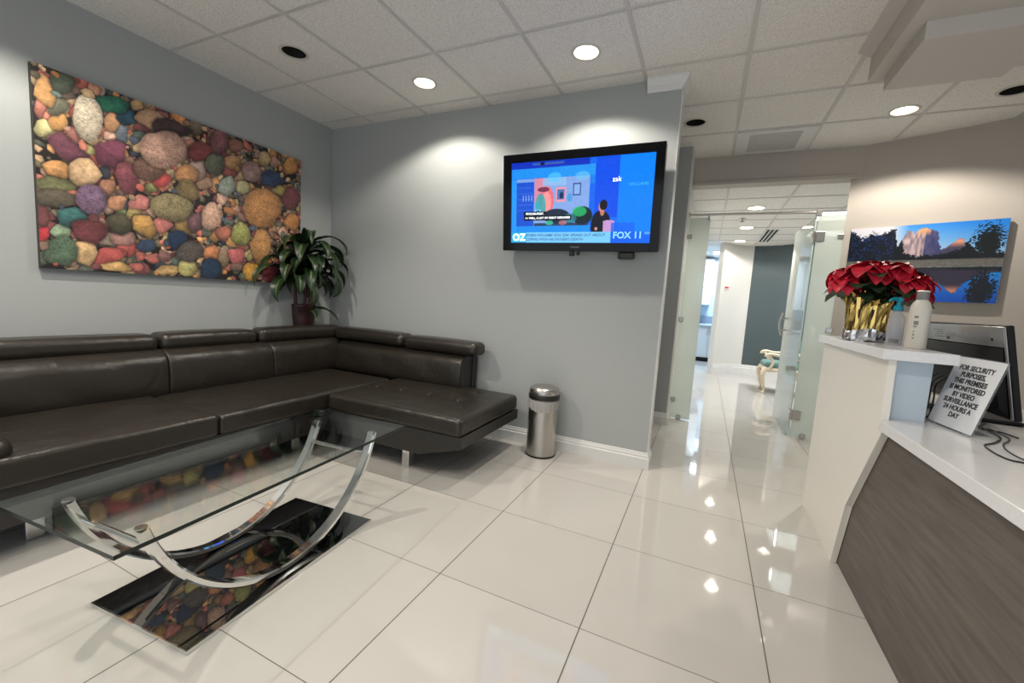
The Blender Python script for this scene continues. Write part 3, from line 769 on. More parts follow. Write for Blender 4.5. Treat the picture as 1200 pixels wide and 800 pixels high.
PY0, PY1, PZ0, PZ1 = 1.06, 2.742, 1.188, 2.303
pw, ph = PY1 - PY0, PZ1 - PZ0
pic = thing('wall_picture', 'large canvas print of coloured river pebbles on the left wall', 'picture', (XL + 0.001, (PY0 + PY1) / 2, (PZ0 + PZ1) / 2))
bm = bmesh.new(); box(bm, 0.0, 0.034, -pw / 2, pw / 2, -ph / 2, ph / 2, bev=0.003); put('stretcher_frame', bm, M_CANVASEDGE, pic)
print_panel('printed_canvas', pebble_image(pw, ph), frame_mtx((0.0347, 0, 0), (0, 1, 0), (0, 0, 1)), pw, ph, M_PRINT, pic)

# ------------------------------------------------------------------ mountain picture on the right wall
def lake_image(nx=300, ny=200):
    U, V = np.meshgrid(np.linspace(0, 1, nx), np.linspace(0, 1, ny))
    n1 = vnoise((ny, nx), (60, 40), 11); n2 = vnoise((ny, nx), (70, 14), 12); n3 = vnoise((ny, nx), (110, 90), 13)
    img = np.zeros((ny, nx, 3))
    def blend(m, c):
        m = np.clip(m, 0, 1)[..., None]; img[:] = img * (1 - m) + np.asarray(c, float) * m
    def mixc(a, b, t): return np.asarray(a, float) * (1 - t[..., None]) + np.asarray(b, float) * t[..., None]
    t = np.clip((V - 0.6) / 0.4, 0, 1)
    img[:] = mixc((185, 215, 240), (40, 130, 225), np.clip(t * 0.9 + (U - 0.5) * 0.5, 0, 1))
    blend(np.clip((0.42 - U) / 0.12, 0, 1) * (V > 0.5), (215, 215, 225))
    wat = mixc((25, 150, 240), (8, 80, 195), np.clip((0.42 - V) / 0.42, 0, 1))
    img[:] = np.where((V < 0.44)[..., None], wat, img)
    prof = lambda pts: np.interp(U + (n1 - 0.5) * 0.02, [p[0] for p in pts], [p[1] for p in pts])
    mt = prof([(0.30, 0.5), (0.37, 0.78), (0.405, 0.93), (0.44, 0.94), (0.455, 0.88), (0.49, 0.95), (0.53, 0.96), (0.56, 0.93), (0.60, 0.91), (0.615, 0.78), (0.64, 0.68), (0.70, 0.56), (1, 0.5)])
    mt2 = prof([(0.58, 0.5), (0.64, 0.66), (0.70, 0.74), (0.735, 0.80), (0.76, 0.79), (0.79, 0.70), (0.84, 0.62), (1, 0.5)])
    face = mixc((120, 105, 115), (205, 180, 185), np.clip(n2 * 1.2, 0, 1)); face = np.where((U > 0.53)[..., None], mixc((55, 60, 110), (90, 85, 120), n2), face)
    m = np.clip((mt - V) * 60, 0, 1)[..., None] * (V > 0.5)[..., None]; img[:] = img * (1 - m) + face * m
    blend(np.clip((mt - V) * 60, 0, 1) * np.clip((V - 0.84) * 12, 0, 1) * (U > 0.46) * (U < 0.56), (225, 165, 120))
    m = np.clip((mt2 - V) * 60, 0, 1) * (V > 0.5); blend(m, (70, 65, 90)); blend(m * np.clip((V - 0.68) * 14, 0, 1), (225, 150, 120))
    tre = prof([(0, 0.97), (0.05, 0.93), (0.10, 0.86), (0.17, 0.94), (0.21, 0.90), (0.26, 0.93), (0.31, 0.98), (0.335, 0.95), (0.35, 0.72), (0.38, 0.82), (0.40, 0.66), (0.44, 0.62), (0.5, 0.60), (0.6, 0.61), (0.68, 0.63), (0.76, 0.66), (0.80, 0.80), (0.815, 0.70), (0.83, 0.66), (1, 0.62)]) + (n3 - 0.5) * 0.07
    m = np.clip((tre - V) * 50, 0, 1) * (V > 0.5); blend(m, (16, 20, 28)); blend(m * np.clip((n3 - 0.66) * 6, 0, 1) * (U < 0.33), (35, 60, 120))
    def oak(fl):
        vv = V if not fl else 0.90 - V
        r = np.hypot((U - 0.905) / 0.085, (vv - 0.735) / 0.215)
        m = np.clip((1.0 - r + (n3 - 0.5) * 0.9) * 7, 0, 1); m = np.maximum(m, (np.abs(U - 0.905 - 0.01) < 0.008) * (vv < 0.75) * (vv > 0.48))
        return m * ((V > 0.5) if not fl else (V < 0.42))
    blend(oak(False), (15, 24, 24))
    # meadow band and reflections
    blend((np.clip((V - 0.435) * 60, 0, 1) * np.clip((0.545 - V) * 60, 0, 1)), (118, 116, 112)); blend((V > 0.435) * (V < 0.545) * n3, (92, 90, 84))
    rt = 0.90 - tre; m = np.clip((V - np.maximum(rt, 0.40 - (U > 0.3) * 0.04)) * 40, 0, 1) * (V < 0.44); blend(m * (U > 0.34), (24, 26, 34)); blend(m * (U <= 0.34), (10, 14, 24))
    rm = 0.90 - mt; m = np.clip((V - rm) * 40, 0, 1) * (V < 0.43) * (U > 0.3); blend(m * (U < 0.72), (40, 38, 52))
    rm = 0.90 - mt2; m = np.clip((V - rm) * 40, 0, 1) * (V < 0.40); blend(m, (52, 46, 66)); blend(m * np.clip((0.22 - V) * 14, 0, 1), (215, 140, 115))
    blend(oak(True), (10, 20, 30))
    return img
dv = Vector((0.887, -0.4617, 0)); nv = Vector((-0.4617, -0.887, 0))
pc = Vector((1.553, 4.609, 0)) + dv * 0.0 + nv * 0.042
lp = thing('wall_picture', 'glossy blue print of a mountain lake on the right wall behind the flowers', 'picture', (pc.x, pc.y, 1.676), rot=(0, 0, math.atan2(dv.y, dv.x)))
lw, lh = 0.935, 0.625
bm = bmesh.new(); box(bm, -lw / 2, lw / 2, 0.0, 0.026, -lh / 2, lh / 2, bev=0.002); put('backing_panel', bm, M_TRIM, lp)
print_panel('printed_face', lake_image(), frame_mtx((0, -0.0006, 0), (1, 0, 0), (0, 0, 1)), lw, lh, M_GLOSSPRINT, lp)

# ------------------------------------------------------------------ television
def tv_image(nx=520, ny=300):
    U, V = np.meshgrid(np.linspace(0, 1, nx), np.linspace(0, 1, ny))
    img = np.zeros((ny, nx, 3)); n1 = vnoise((ny, nx), (30, 18), 21); n2 = vnoise((ny, nx), (90, 60), 22)
    def R(u0, u1, v0, v1, c, k=1.0, soft=0.004):
        m = np.clip((U - u0) / soft, 0, 1) * np.clip((u1 - U) / soft, 0, 1) * np.clip((V - v0) / soft, 0, 1) * np.clip((v1 - V) / soft, 0, 1)
        img[:] = img * (1 - m[..., None] * k) + np.asarray(c, float) * m[..., None] * k
    def E(cu, cv, ru, rv, c, k=1.0):
        m = np.clip((1.05 - np.hypot((U - cu) / ru, (V - cv) / rv)) * 9, 0, 1)[..., None] * k
        img[:] = img * (1 - m) + np.asarray(c, float) * m
    img[:] = np.stack([8 + 10 * n1, 62 + 70 * U * 0.9, 205 + 45 * U], -1)
    R(0.0, 0.62, 0.80, 0.93, (30, 150, 240), 0.9); R(0.0, 0.58, 0.92, 1.0, (12, 48, 185)); R(0.16, 0.40, 0.955, 0.985, (70, 105, 170), 0.8); R(0.22, 0.255, 0.95, 0.99, (15, 25, 60))
    R(0.0, 0.60, 0.13, 0.22, (25, 140, 235)); R(0.0, 0.045, 0.13, 0.80, (35, 150, 240)); R(0.36, 0.62, 0.70, 0.93, (45, 150, 235), 0.5)
    R(0.78, 1.0, 0.13, 1.0, (2, 128, 252)); R(0.62, 0.78, 0.30, 1.0, (8, 78, 228))
    R(0.04, 0.585, 0.21, 0.80, (120, 160, 225)); R(0.04, 0.18, 0.21, 0.76, (22, 80, 205))
    for k in range(5): R(0.05, 0.17, 0.40 + k * 0.07, 0.42 + k * 0.07, (60, 120, 220), 0.5)
    for k in range(4): R(0.09 + k * 0.022, 0.10 + k * 0.022, 0.52, 0.60, (200, 215, 245), 0.7)
    R(0.18, 0.585, 0.21, 0.80, (130, 165, 225)); R(0.18, 0.26, 0.50, 0.80, (225, 130, 150), 0.85); R(0.24, 0.42, 0.70, 0.80, (150, 195, 235), 0.6)
    E(0.275, 0.52, 0.055, 0.18, (232, 110, 125)); E(0.275, 0.50, 0.035, 0.13, (245, 150, 150)); E(0.23, 0.45, 0.04, 0.16, (40, 165, 170), 0.8); E(0.25, 0.66, 0.045, 0.03, (90, 30, 60), 0.8)
    E(0.33, 0.80, 0.05, 0.06, (90, 200, 245), 0.6); E(0.53, 0.80, 0.05, 0.05, (110, 195, 245), 0.6)
    R(0.34, 0.42, 0.50, 0.68, (230, 150, 170)); R(0.352, 0.408, 0.53, 0.655, (70, 110, 170)); E(0.385, 0.58, 0.014, 0.04, (20, 40, 90)); E(0.445, 0.55, 0.02, 0.05, (40, 150, 210), 0.6)
    R(0.465, 0.525, 0.57, 0.72, (50, 70, 140)); R(0.472, 0.518, 0.585, 0.705, (135, 175, 230))
    E(0.35, 0.33, 0.10, 0.09, (22, 42, 60)); E(0.54, 0.33, 0.07, 0.11, (14, 36, 40)); E(0.52, 0.38, 0.05, 0.06, (40, 190, 110), 0.8); E(0.45, 0.30, 0.05, 0.06, (40, 120, 130), 0.8)
    R(0.18, 0.585, 0.21, 0.25, (20, 40, 70), 0.8); E(0.30, 0.25, 0.03, 0.03, (60, 190, 150), 0.8); E(0.40, 0.25, 0.03, 0.03, (190, 110, 120), 0.8)
    R(0.185, 0.235, 0.36, 0.42, (150, 215, 240), 0.8); R(0.195, 0.225, 0.37, 0.41, (25, 110, 190)); R(0.205, 0.215, 0.37, 0.395, (170, 220, 240))
    # seated man in a dark suit, seen from behind
    E(0.670, 0.235, 0.066, 0.150, (12, 14, 30)); E(0.680, 0.18, 0.078, 0.10, (12, 14, 30)); E(0.678, 0.37, 0.015, 0.05, (190, 120, 100)); E(0.672, 0.425, 0.021, 0.060, (205, 135, 115)); E(0.684, 0.448, 0.026, 0.060, (18, 12, 16)); E(0.640, 0.17, 0.010, 0.02, (205, 150, 135))
    R(0.685, 0.765, 0.13, 0.255, (196, 150, 205)); E(0.725, 0.25, 0.04, 0.02, (196, 150, 205))
    R(0.74, 1.0, 0.0, 0.135, (10, 100, 245)); R(0.74, 0.90, 0.02, 0.24, (18, 92, 232), 0.7); R(0.96, 1.0, 0.10, 0.13, (120, 190, 255), 0.7)
    R(0.0, 0.745, 0.0, 0.135, (120, 200, 248)); R(0.0, 0.125, 0.0, 0.135, (40, 165, 215)); R(0.015, 0.115, 0.015, 0.12, (78, 205, 232))
    R(0.10, 0.275, 0.332, 0.394, (4, 5, 14)); R(0.10, 0.465, 0.280, 0.342, (4, 5, 14))
    return img + ((n2 - 0.5) * 8)[..., None]
tv = thing('television', 'black flat-screen television mounted on the grey wall, showing a talk show', 'television', (-0.921, 2.985, 1.901), rot=(math.radians(-7.0) * -1, 0, math.radians(0.4)))
TW, TH = 1.168, 0.702
SW, SH, SX, SZ = 1.042, 0.580, 0.003, 0.000
bm = bmesh.new()
x0, x1, z0, z1 = SX - SW / 2, SX + SW / 2, SZ - SH / 2, SZ + SH / 2
box(bm, -TW / 2, TW / 2, 0.006, 0.070, -TH / 2, TH / 2, bev=0.012, seg=3)
box(bm, -TW / 2 + 0.12, TW / 2 - 0.12, 0.065, 0.100, -TH / 2 + 0.10, TH / 2 - 0.12, bev=0.02)
put('housing', bm, M_BLACK, tv, 40)
bm = bmesh.new()
box(bm, -TW / 2, x0, -0.006, 0.008, -TH / 2, TH / 2, bev=0.003); box(bm, x1, TW / 2, -0.006, 0.008, -TH / 2, TH / 2, bev=0.003)
box(bm, x0 - 0.002, x1 + 0.002, -0.0055, 0.008, z1, TH / 2, bev=0.003); box(bm, x0 - 0.002, x1 + 0.002, -0.0055, 0.008, -TH / 2, z0, bev=0.003)
put('bezel', bm, M_GLOSSBLACK, tv)
scr = print_panel('screen', tv_image(), frame_mtx((SX, 0.002, SZ), (1, 0, 0), (0, 0, 1)), SW, SH, M_SCREEN, tv)
FM = frame_mtx((x0, 0.0012, z0), (1, 0, 0), (0, 0, 1))
M_TXW = mat('screen_text_white', (0.8, 0.85, 0.9, 1), 0.4, emit=(0.85, 0.92, 1, 1), estr=0.9)
M_TXD = mat('screen_text_navy', (0.01, 0.03, 0.1, 1), 0.4, emit=(0.03, 0.10, 0.26, 1), estr=0.7)
M_TXB = mat('screen_text_pale', (0.3, 0.6, 0.9, 1), 0.4, emit=(0.06, 0.30, 0.92, 1), estr=0.9)
def uv(u, v): return (u * SW, v * SH)
text_on('screen_lettering', [('PSYCHIATRIST.', *uv(0.188, 0.364), 0.022, 0.0004), ('>> WELL, A LOT OF GREAT MEMORIES', *uv(0.283, 0.311), 0.0205, 0.0004), ('OZ', *uv(0.065, 0.066), 0.074, 0.002), ('zak', *uv(0.765, 0.735), 0.046, 0.0)], FM, M_TXW, scr)
text_on('screen_lettering', [("ROBIN WILLIAMS' SON ZAK SPEAKS OUT ABOUT", *uv(0.415, 0.094), 0.0275, 0.0004), ("COPING WITH HIS FATHER'S DEATH", *uv(0.335, 0.042), 0.0275, 0.0004)], FM, M_TXD, scr)
text_on('screen_lettering', [('FOX 11', *uv(0.855, 0.088), 0.062, 0.002)], FM, M_TXB, scr)
text_on('screen_lettering', [('WILLIAMS', *uv(0.905, 0.668), 0.030, 0.0)], FM, mat('screen_text_faint', (0.02, 0.2, 0.7, 1), 0.4, emit=(0.02, 0.27, 0.92, 1), estr=0.9), scr)
text_on('brand_lettering', [('SAMSUNG', -0.0, -TH / 2 + 0.030, 0.015, 0.0003)], frame_mtx((0.0, -0.0062, 0), (1, 0, 0), (0, 0, 1)), M_GREY, tv)
bm = bmesh.new(); box(bm, -0.045, -0.015, 0.01, 0.05, -TH / 2 - 0.035, -TH / 2 + 0.004, bev=0.004); put('mount_clip', bm, M_BLACK, tv)
bm = bmesh.new(); box(bm, 0.010, 0.030, 0.01, 0.04, -TH / 2 - 0.028, -TH / 2 + 0.004, bev=0.004); put('mount_clip', bm, M_BLACK, tv)
bm = bmesh.new(); box(bm, 0.315, 0.425, 0.0, 0.06, -TH / 2 - 0.052, -TH / 2 + 0.002, bev=0.012, seg=3); put('sensor_box', bm, M_BLACK, tv, 40)
bm = bmesh.new(); box(bm, -0.22, 0.22, 0.098, 0.112, -0.20, 0.20, bev=0.003); box(bm, -0.05, 0.05, 0.108, 0.134, -0.08, 0.08, bev=0.003); put('wall_mount', bm, M_BLACK, tv)

# ------------------------------------------------------------------ leather corner sofa
sofa = thing('corner_sofa', 'dark leather corner sofa with chaise and adjustable headrests along two grey walls', 'sofa', (-2.9, 1.75, 0))
SO = Vector((2.9, -1.75, 0))
def sbox(name, x0, x1, y0, y1, z0, z1, r, fn=None, inner=10, n=6, m=M_LEATHER, parent=sofa, tilt=None):
    bm = bmesh.new(); rbox(bm, x0 + SO.x, x1 + SO.x, y0 + SO.y, y1 + SO.y, z0, z1, r, n, inner, fn)
    if tilt: xf(bm, bm.verts[:], tilt)
    return put(name, bm, m, parent, 60)
rs = random.Random(3)
def puff(k=0.016, ky=0.008, wr=0.0015, seed=0):
    ph = [rs.random() * 6 for _ in range(6)]
    def f(w, u):
        a = (1 - u[0] ** 2) * (1 - u[1] ** 2)
        if u[2] > 0: w = w + Vector((0, 0, k * (max(a, 0) ** 0.6)))
        w = w + Vector((0, 0, wr * math.sin(w.x * 23 + ph[0] + 2 * math.sin(w.y * 9 + ph[1]))))
        return w
    return f
# seats along the left wall: two seats and the corner seat
sbox('seat_cushion', -3.22, -2.395, 0.02, 1.3995, 0.315, 0.438, 0.026, puff(), inner=14)
def corner_fn(w, u):
    w = puff(0.012)(w, u); return w
sbox('seat_cushion', -3.22, -2.395, 1.4025, 2.80, 0.315, 0.430, 0.026, corner_fn, inner=14)
# chaise along the back wall, slightly tapered to its seam, with tufted buttons
TUFT = [(-2.276, 2.50), (-2.057, 2.52), (-1.815, 2.54), (-1.545, 2.52), (-1.561, 2.80)]
def chaise_fn(w, u):
    w = w.copy()
    x, y = w.x - 1.835, w.y + 2.545
    if u[2] > 0:
        w.z += 0.014 * max(0, (1 - u[0] ** 2) * (1 - u[1] ** 2)) ** 0.6
        for (tx, ty) in TUFT:
            d = math.hypot(x - tx, y - ty); w.z -= 0.022 * math.exp(-(d / 0.045) ** 1.3)
    return w
ch = sbox('chaise_cushion', -2.388, -1.282 + 0.01, 2.115, 2.975, 0.312, 0.430, 0.034, chaise_fn, inner=26)
for (tx, ty) in TUFT:
    bm = bmesh.new(); lathe(bm, [(0.0, 0.009), (0.010, 0.008), (0.016, 0.004), (0.017, -0.004)], 14, (tx + SO.x, ty + SO.y, 0.4275 if ty < 2.7 else 0.425)); put('button', bm, M_LEATHER, ch, 60)
# backrests
def back_fn(ax):
    ph = rs.random() * 6
    def f(w, u):
        w = w.copy(); i = ax; o = 1 - ax
        s = 1 if i == 0 else -1            # seat side: +x for the left wall, -y for the back wall
        if u[i] * s > 0:
            k = (1 - abs(u[2]) ** 3.0)
            w[i] += s * (0.034 * k * (0.72 + 0.28 * (1 - u[o] ** 6)) - 0.050 * max(0, (u[2] - 0.62) / 0.38) ** 2 - 0.030 * max(0, (-u[2] - 0.7) / 0.3) ** 2)
            w[i] += s * 0.003 * math.sin(u[o] * 9 + ph + u[2] * 2) * (1 - u[2] ** 2)
        w[i] -= s * 0.028 * (u[2] + 1) / 2      # leans back towards the top
        return w
    return f
for a, b in ((0.30, 1.4925), (1.4945, 2.2125)): sbox('backrest', -3.40, -3.085, a, b, 0.40, 0.715, 0.014, back_fn(0), inner=26, n=4)
sbox('backrest', -3.40, -3.095, 2.2145, 2.90, 0.40, 0.715, 0.014, back_fn(0), inner=26, n=4)
sbox('backrest', -3.10, -1.735, 2.852, 3.10, 0.40, 0.700, 0.016, back_fn(1), inner=26, n=4)
# headrests: rolls set on the backs
def roll(name, x0, x1, y0, y1, z0, z1, ax):
    def f(w, u):
        w = w.copy(); a = 1 - ax
        w.z += 0.006 * (1 - u[a] ** 2)
        return w
    return sbox(name, x0, x1, y0, y1, z0, z1, 0.048, f, inner=10)
roll('headrest', -3.36, -3.16, 0.25, 1.488, 0.695, 0.808, 0)
roll('headrest', -3.36, -3.16, 1.493, 2.145, 0.697, 0.812, 0)
roll('headrest', -3.31, -3.150, 2.150, 2.968, 0.700, 0.822, 0)
roll('headrest', -3.165, -2.352, 2.858, 3.055, 0.700, 0.812, 1)
roll('headrest', -2.348, -1.618, 2.862, 3.055, 0.692, 0.806, 1)
# base frame
bm = bmesh.new()
prism(bm, [(0.15, 0.315), (0.15, 0.20), (0.35, 0.150), (2.16, 0.150), (2.16, 0.315)], 0, -2.46 + SO.x, -2.425 + SO.x, bev=0.004)       # front, left run
for v in bm.verts: v.co.y += SO.y
box(bm, -3.42 + SO.x, -2.46 + SO.x, 0.15 + SO.y, 2.9 + SO.y, 0.16, 0.315)
b2 = bmesh.new(); prism(b2, [(-2.46, 0.315), (-2.46, 0.150), (-1.585, 0.150), (-1.272, 0.240), (-1.272, 0.315)], 1, 2.130, 2.98, bev=0.004)
for v in b2.verts: v.co.x += SO.x; v.co.y += SO.y
me = bpy.data.meshes.new('t'); b2.to_mesh(me); b2.free(); bm.from_mesh(me); bpy.data.meshes.remove(me)
box(bm, -3.45 + SO.x, -3.36 + SO.x, 0.2 + SO.y, 3.09 + SO.y, 0.16, 0.69, bev=0.01)
box(bm, -3.45 + SO.x, -1.72 + SO.x, 3.03 + SO.y, 3.095 + SO.y, 0.16, 0.69, bev=0.01)
box(bm, -3.47 + SO.x, -3.30 + SO.x, 2.50 + SO.y, 3.10 + SO.y, 0.60, 0.790, bev=0.012)
put('base_frame', bm, M_FRAME, sofa)
sbox('armrest', -3.10, -2.42, 0.30, 0.650, 0.40, 0.520, 0.06, None)
for i, (x, y) in enumerate(((-1.75, 2.24), (-1.75, 2.92), (-3.2, 2.9))):
    bm = bmesh.new(); box(bm, x - 0.028 + SO.x, x + 0.028 + SO.x, y - 0.03 + SO.y, y + 0.03 + SO.y, 0.0, 0.152, bev=0.004); put('leg', bm, M_CHROME, sofa)
for x, y in ((-2.61, 0.73), (-2.61, 2.02), (-3.3, 0.73)):
    bm = bmesh.new(); box(bm, x - 0.03 + SO.x, x + 0.03 + SO.x, y - 0.03 + SO.y, y + 0.03 + SO.y, 0.0, 0.162, bev=0.004); put('leg', bm, M_CHROME, sofa)

# ------------------------------------------------------------------ glass coffee table
ct = thing('coffee_table', 'glass-topped coffee table with curved chrome legs on a black glass base', 'table', (-1.665, 1.115, 0), math.radians(4.6))
GW, GL = 0.60, 1.275
bm = bmesh.new()
box(bm, -0.25, 0.25, -0.4375, 0.4375, 0.002, 0.013, bev=0.0015)
tb = put('base', bm, M_BLACKGLASS, ct)
bm = bmesh.new()
for (a, b, c, d) in ((-0.254, -0.25, -0.4415, 0.4415), (0.25, 0.254, -0.4415, 0.4415), (-0.25, 0.25, -0.4415, -0.4375), (-0.25, 0.25, 0.4375, 0.4415)): box(bm, a, b, c, d, 0.0, 0.0125)
put('base_rim', bm, M_CHROME, tb)
def arc_pts(x):
    Rr, hs = 0.545, 0.515; pts = []
    zc = 0.031 + Rr; a0 = math.asin(hs / Rr)
    k = 0.415 / (Rr - math.sqrt(Rr * Rr - hs * hs))
    for i in range(49):
        a = -a0 + 2 * a0 * i / 48
        pts.append((x, Rr * math.sin(a), 0.028 + (Rr - Rr * math.cos(a)) * k))
    return pts
for x in (-0.185, 0.185):
    bm = bmesh.new(); tube(bm, arc_pts(x), 1, rect=(0.026, 0.046), up=(0, 0, 1)); put('curved_leg', bm, M_CHROME, ct, 30)
for y, z in ((-0.465, 0.345), (0.465, 0.345)):
    bm = bmesh.new(); tube(bm, [(-0.17, y, z), (0.17, y, z)], 0.010, 14); put('crossbar', bm, M_CHROME, ct, 40)
for x in (-0.185, 0.185):
    for y in (-0.515, 0.515):
        bm = bmesh.new(); lathe(bm, [(0.0, 0.445), (0.016, 0.445), (0.016, 0.449), (0.0, 0.449)], 18, (x, y, 0)); put('pad', bm, M_STEEL, ct, 40)
bm = bmesh.new()
vs = [bm.verts.new((sx * GW / 2, sy * GL / 2, z)) for z in (0.449, 0.462) for sx, sy in ((-1, -1), (1, -1), (1, 1), (-1, 1))]
fa = bm.faces.new(vs[3::-1]); fb = bm.faces.new(vs[4:])
fa.material_index = fb.material_index = 0
for i in range(4):
    f = bm.faces.new((vs[i], vs[(i + 1) % 4], vs[4 + (i + 1) % 4], vs[4 + i])); f.material_index = 1
put('glass_top', bm, [M_TGLASS, M_TEDGE], ct)

# ------------------------------------------------------------------ waste bin
can = thing('waste_bin', 'round brushed steel waste bin with domed lid beside the sofa chaise', 'bin', (-1.055, 2.965, 0))
cr = 0.113
bm = bmesh.new(); lathe(bm, [(cr - 0.006, 0.012), (cr, 0.014), (cr, 0.405), (cr - 0.003, 0.408)], 48); put('body', bm, M_STEEL, can, 40)
bm = bmesh.new(); lathe(bm, [(0, 0.0), (cr + 0.001, 0.0), (cr + 0.003, 0.004), (cr + 0.003, 0.014), (cr - 0.01, 0.016)], 48); put('foot_ring', bm, M_BLACK, can, 40)
bm = bmesh.new()
seg = 64; rr = random.Random(8); rows = []
for zz, rad, am in ((0.435, cr - 0.004, 0.0), (0.432, cr + 0.006, 0.001), (0.410, cr + 0.007, 0.003), (0.385, cr + 0.006, 0.004), (0.362, cr + 0.005, 0.003)):
    rows.append([bm.verts.new(((rad + am * math.sin(i * 1.9 + zz * 40)) * math.cos(2 * PI * i / seg), (rad + am * math.sin(i * 1.9 + zz * 40)) * math.sin(2 * PI * i / seg),
                 zz + (0 if zz > 0.38 else 0.014 * math.sin(2 * PI * i / seg * 2 + 1) + 0.006 * rr.random()))) for i in range(seg)])
for A, B in zip(rows[:-1], rows[1:]):
    for i in range(seg): bm.faces.new((A[i], A[(i + 1) % seg], B[(i + 1) % seg], B[i]))
put('bin_liner', bm, M_BAG, can, 60)
bm = bmesh.new(); lathe(bm, [(cr - 0.004, 0.405), (cr - 0.002, 0.44), (cr + 0.002, 0.445)], 48); put('collar', bm, M_STEEL, can, 40)
bm = bmesh.new(); lathe(bm, [(cr - 0.01, 0.440), (cr + 0.004, 0.442), (cr + 0.006, 0.450), (cr + 0.006, 0.474), (cr + 0.003, 0.480), (cr - 0.01, 0.482)], 48); put('lid_band', bm, M_BLACK, can, 40)
bm = bmesh.new()
lathe(bm, [(cr + 0.001, 0.480), (cr + 0.003, 0.486), (cr + 0.001, 0.512), (cr - 0.008, 0.524), (cr - 0.03, 0.535), (cr - 0.07, 0.543), (0, 0.546)], 48); put('lid', bm, M_STEEL, can, 50)

# ------------------------------------------------------------------ potted corn plant behind the sofa corner
def strap_leaf(bm, p0, az, pitch, length, width, droop, rnd, clampf=None, n=12, mi=0, mv=1, stripe=True):
    """arching strap leaf with a paler middle stripe"""
    d = Vector((math.cos(az), math.sin(az), 0)); side = Vector((-math.sin(az), math.cos(az), 0))
    p = Vector(p0); ang = pitch; rows = []; tw = (rnd.random() - 0.5) * 0.7
    for i in range(n + 1):
        t = i / n
        w = width * (0.35 + 0.65 * min(1, t / 0.3)) * (1 if t < 0.45 else max(0.02, 1 - ((t - 0.45) / 0.55) ** 2.2)) / 2
        dirv = d * math.cos(ang) + Vector((0, 0, math.sin(ang)))
        up = d * -math.sin(ang) + Vector((0, 0, math.cos(ang)))
        s = (side * math.cos(tw * t) + up * math.sin(tw * t)).normalized(); nn = s.cross(dirv) * -1
        row = []
        for k, lift in ((-1, 0.34), (-0.5, 0.10), (-0.13, 0.0), (0.13, 0.0), (0.5, 0.10), (1, 0.34)):
            q = p + s * (w * k) + up * (w * lift + 0.004 * math.sin(t * 14 + k * 2))
            if clampf: q = clampf(q)
            row.append(bm.verts.new(q))
        rows.append(row)
        p = p + dirv * (length / n); ang -= droop / n * (0.5 + t)
    for A, B in zip(rows[:-1], rows[1:]):
        for k in range(5):
            f = bm.faces.new((A[k], A[k + 1], B[k + 1], B[k])); f.material_index = mv if (k == 2 and mv is not None and stripe) else mi
rp = random.Random(12)
PX, PYY, PZ = -3.402, 2.735, 0.7905
plant = thing('potted_plant', 'dark green potted corn plant with striped drooping leaves on the sofa corner', 'plant', (PX, PYY, PZ))
bm = bmesh.new(); lathe(bm, [(0, 0), (0.066, 0), (0.072, 0.006), (0.080, 0.10), (0.083, 0.19), (0.087, 0.195), (0.087, 0.215), (0.080, 0.215), (0.076, 0.20), (0, 0.198)], 28)
for v in bm.verts:
    v.co.y *= 1.3
pot = put('pot', bm, M_POTRED, plant, 40)
bm = bmesh.new(); lathe(bm, [(0.0775, 0.200), (0.05, 0.206), (0, 0.208)], 20)
for v in bm.verts: v.co.y *= 1.3
put('soil', bm, M_SOIL, pot, 60)
def pclamp(q):
    x = max(q.x, XL + 0.012 - PX) if q.z + PZ > 0 else q.x
    y = min(q.y, 3.108 - PYY)
    z = q.z
    if z + PZ > PZ1 + 0.5: pass
    if PZ0 - 0.02 < z + PZ and q.y + PYY < PY1 + 0.02: x = max(x, XL + 0.046 - PX)
    if x + PX > -3.34 and z + PZ < 0.835: z = 0.835 - PZ + 0.002 * math.sin(x * 90)
    return Vector((x, y, z))
for i, (cy, ch, cx) in enumerate(((-0.095, 0.50, 0.0), (0.0, 0.72, 0.012), (0.045, 0.56, 0.02))):
    bm = bmesh.new(); tube(bm, smooth_path([(cx, cy, 0.14), (cx + 0.006, cy + 0.004, 0.14 + (ch - 0.14) * 0.4), (cx + 0.012, cy - 0.004, ch)], 6), 0.014, 10)
    cane = put('cane', bm, M_CANE, plant, 50)
    bm = bmesh.new(); nl = 15 if i != 1 else 16
    for k in range(nl):
        az = k * 2.399 + i * 1.1
        zz = ch - 0.10 + 0.12 * k / nl
        # leaves grow out into the room more than into the wall
        az = math.atan2(math.sin(az), math.cos(az) * 0.8 + 0.30)
        strap_leaf(bm, (cx + 0.01, cy, zz), az, 0.35 + 0.75 * k / nl, 0.34 + 0.16 * rp.random(), 0.092 + 0.028 * rp.random(), 2.7 + 0.9 * rp.random(), rp, pclamp)
    put('foliage', bm, [M_PLEAF, M_PVEIN], cane, 80)
bm = bmesh.new()
for az, l, pz_ in ((0.35, 0.34, 0.30), (-0.35, 0.25, 0.28), (0.95, 0.30, 0.30)):
    strap_leaf(bm, (0.02, 0.03, pz_ - 0.12), az, 0.15, l, 0.06, 1.4, rp, pclamp)
put('foliage', bm, [M_PLEAF, M_PVEIN], plant, 80)

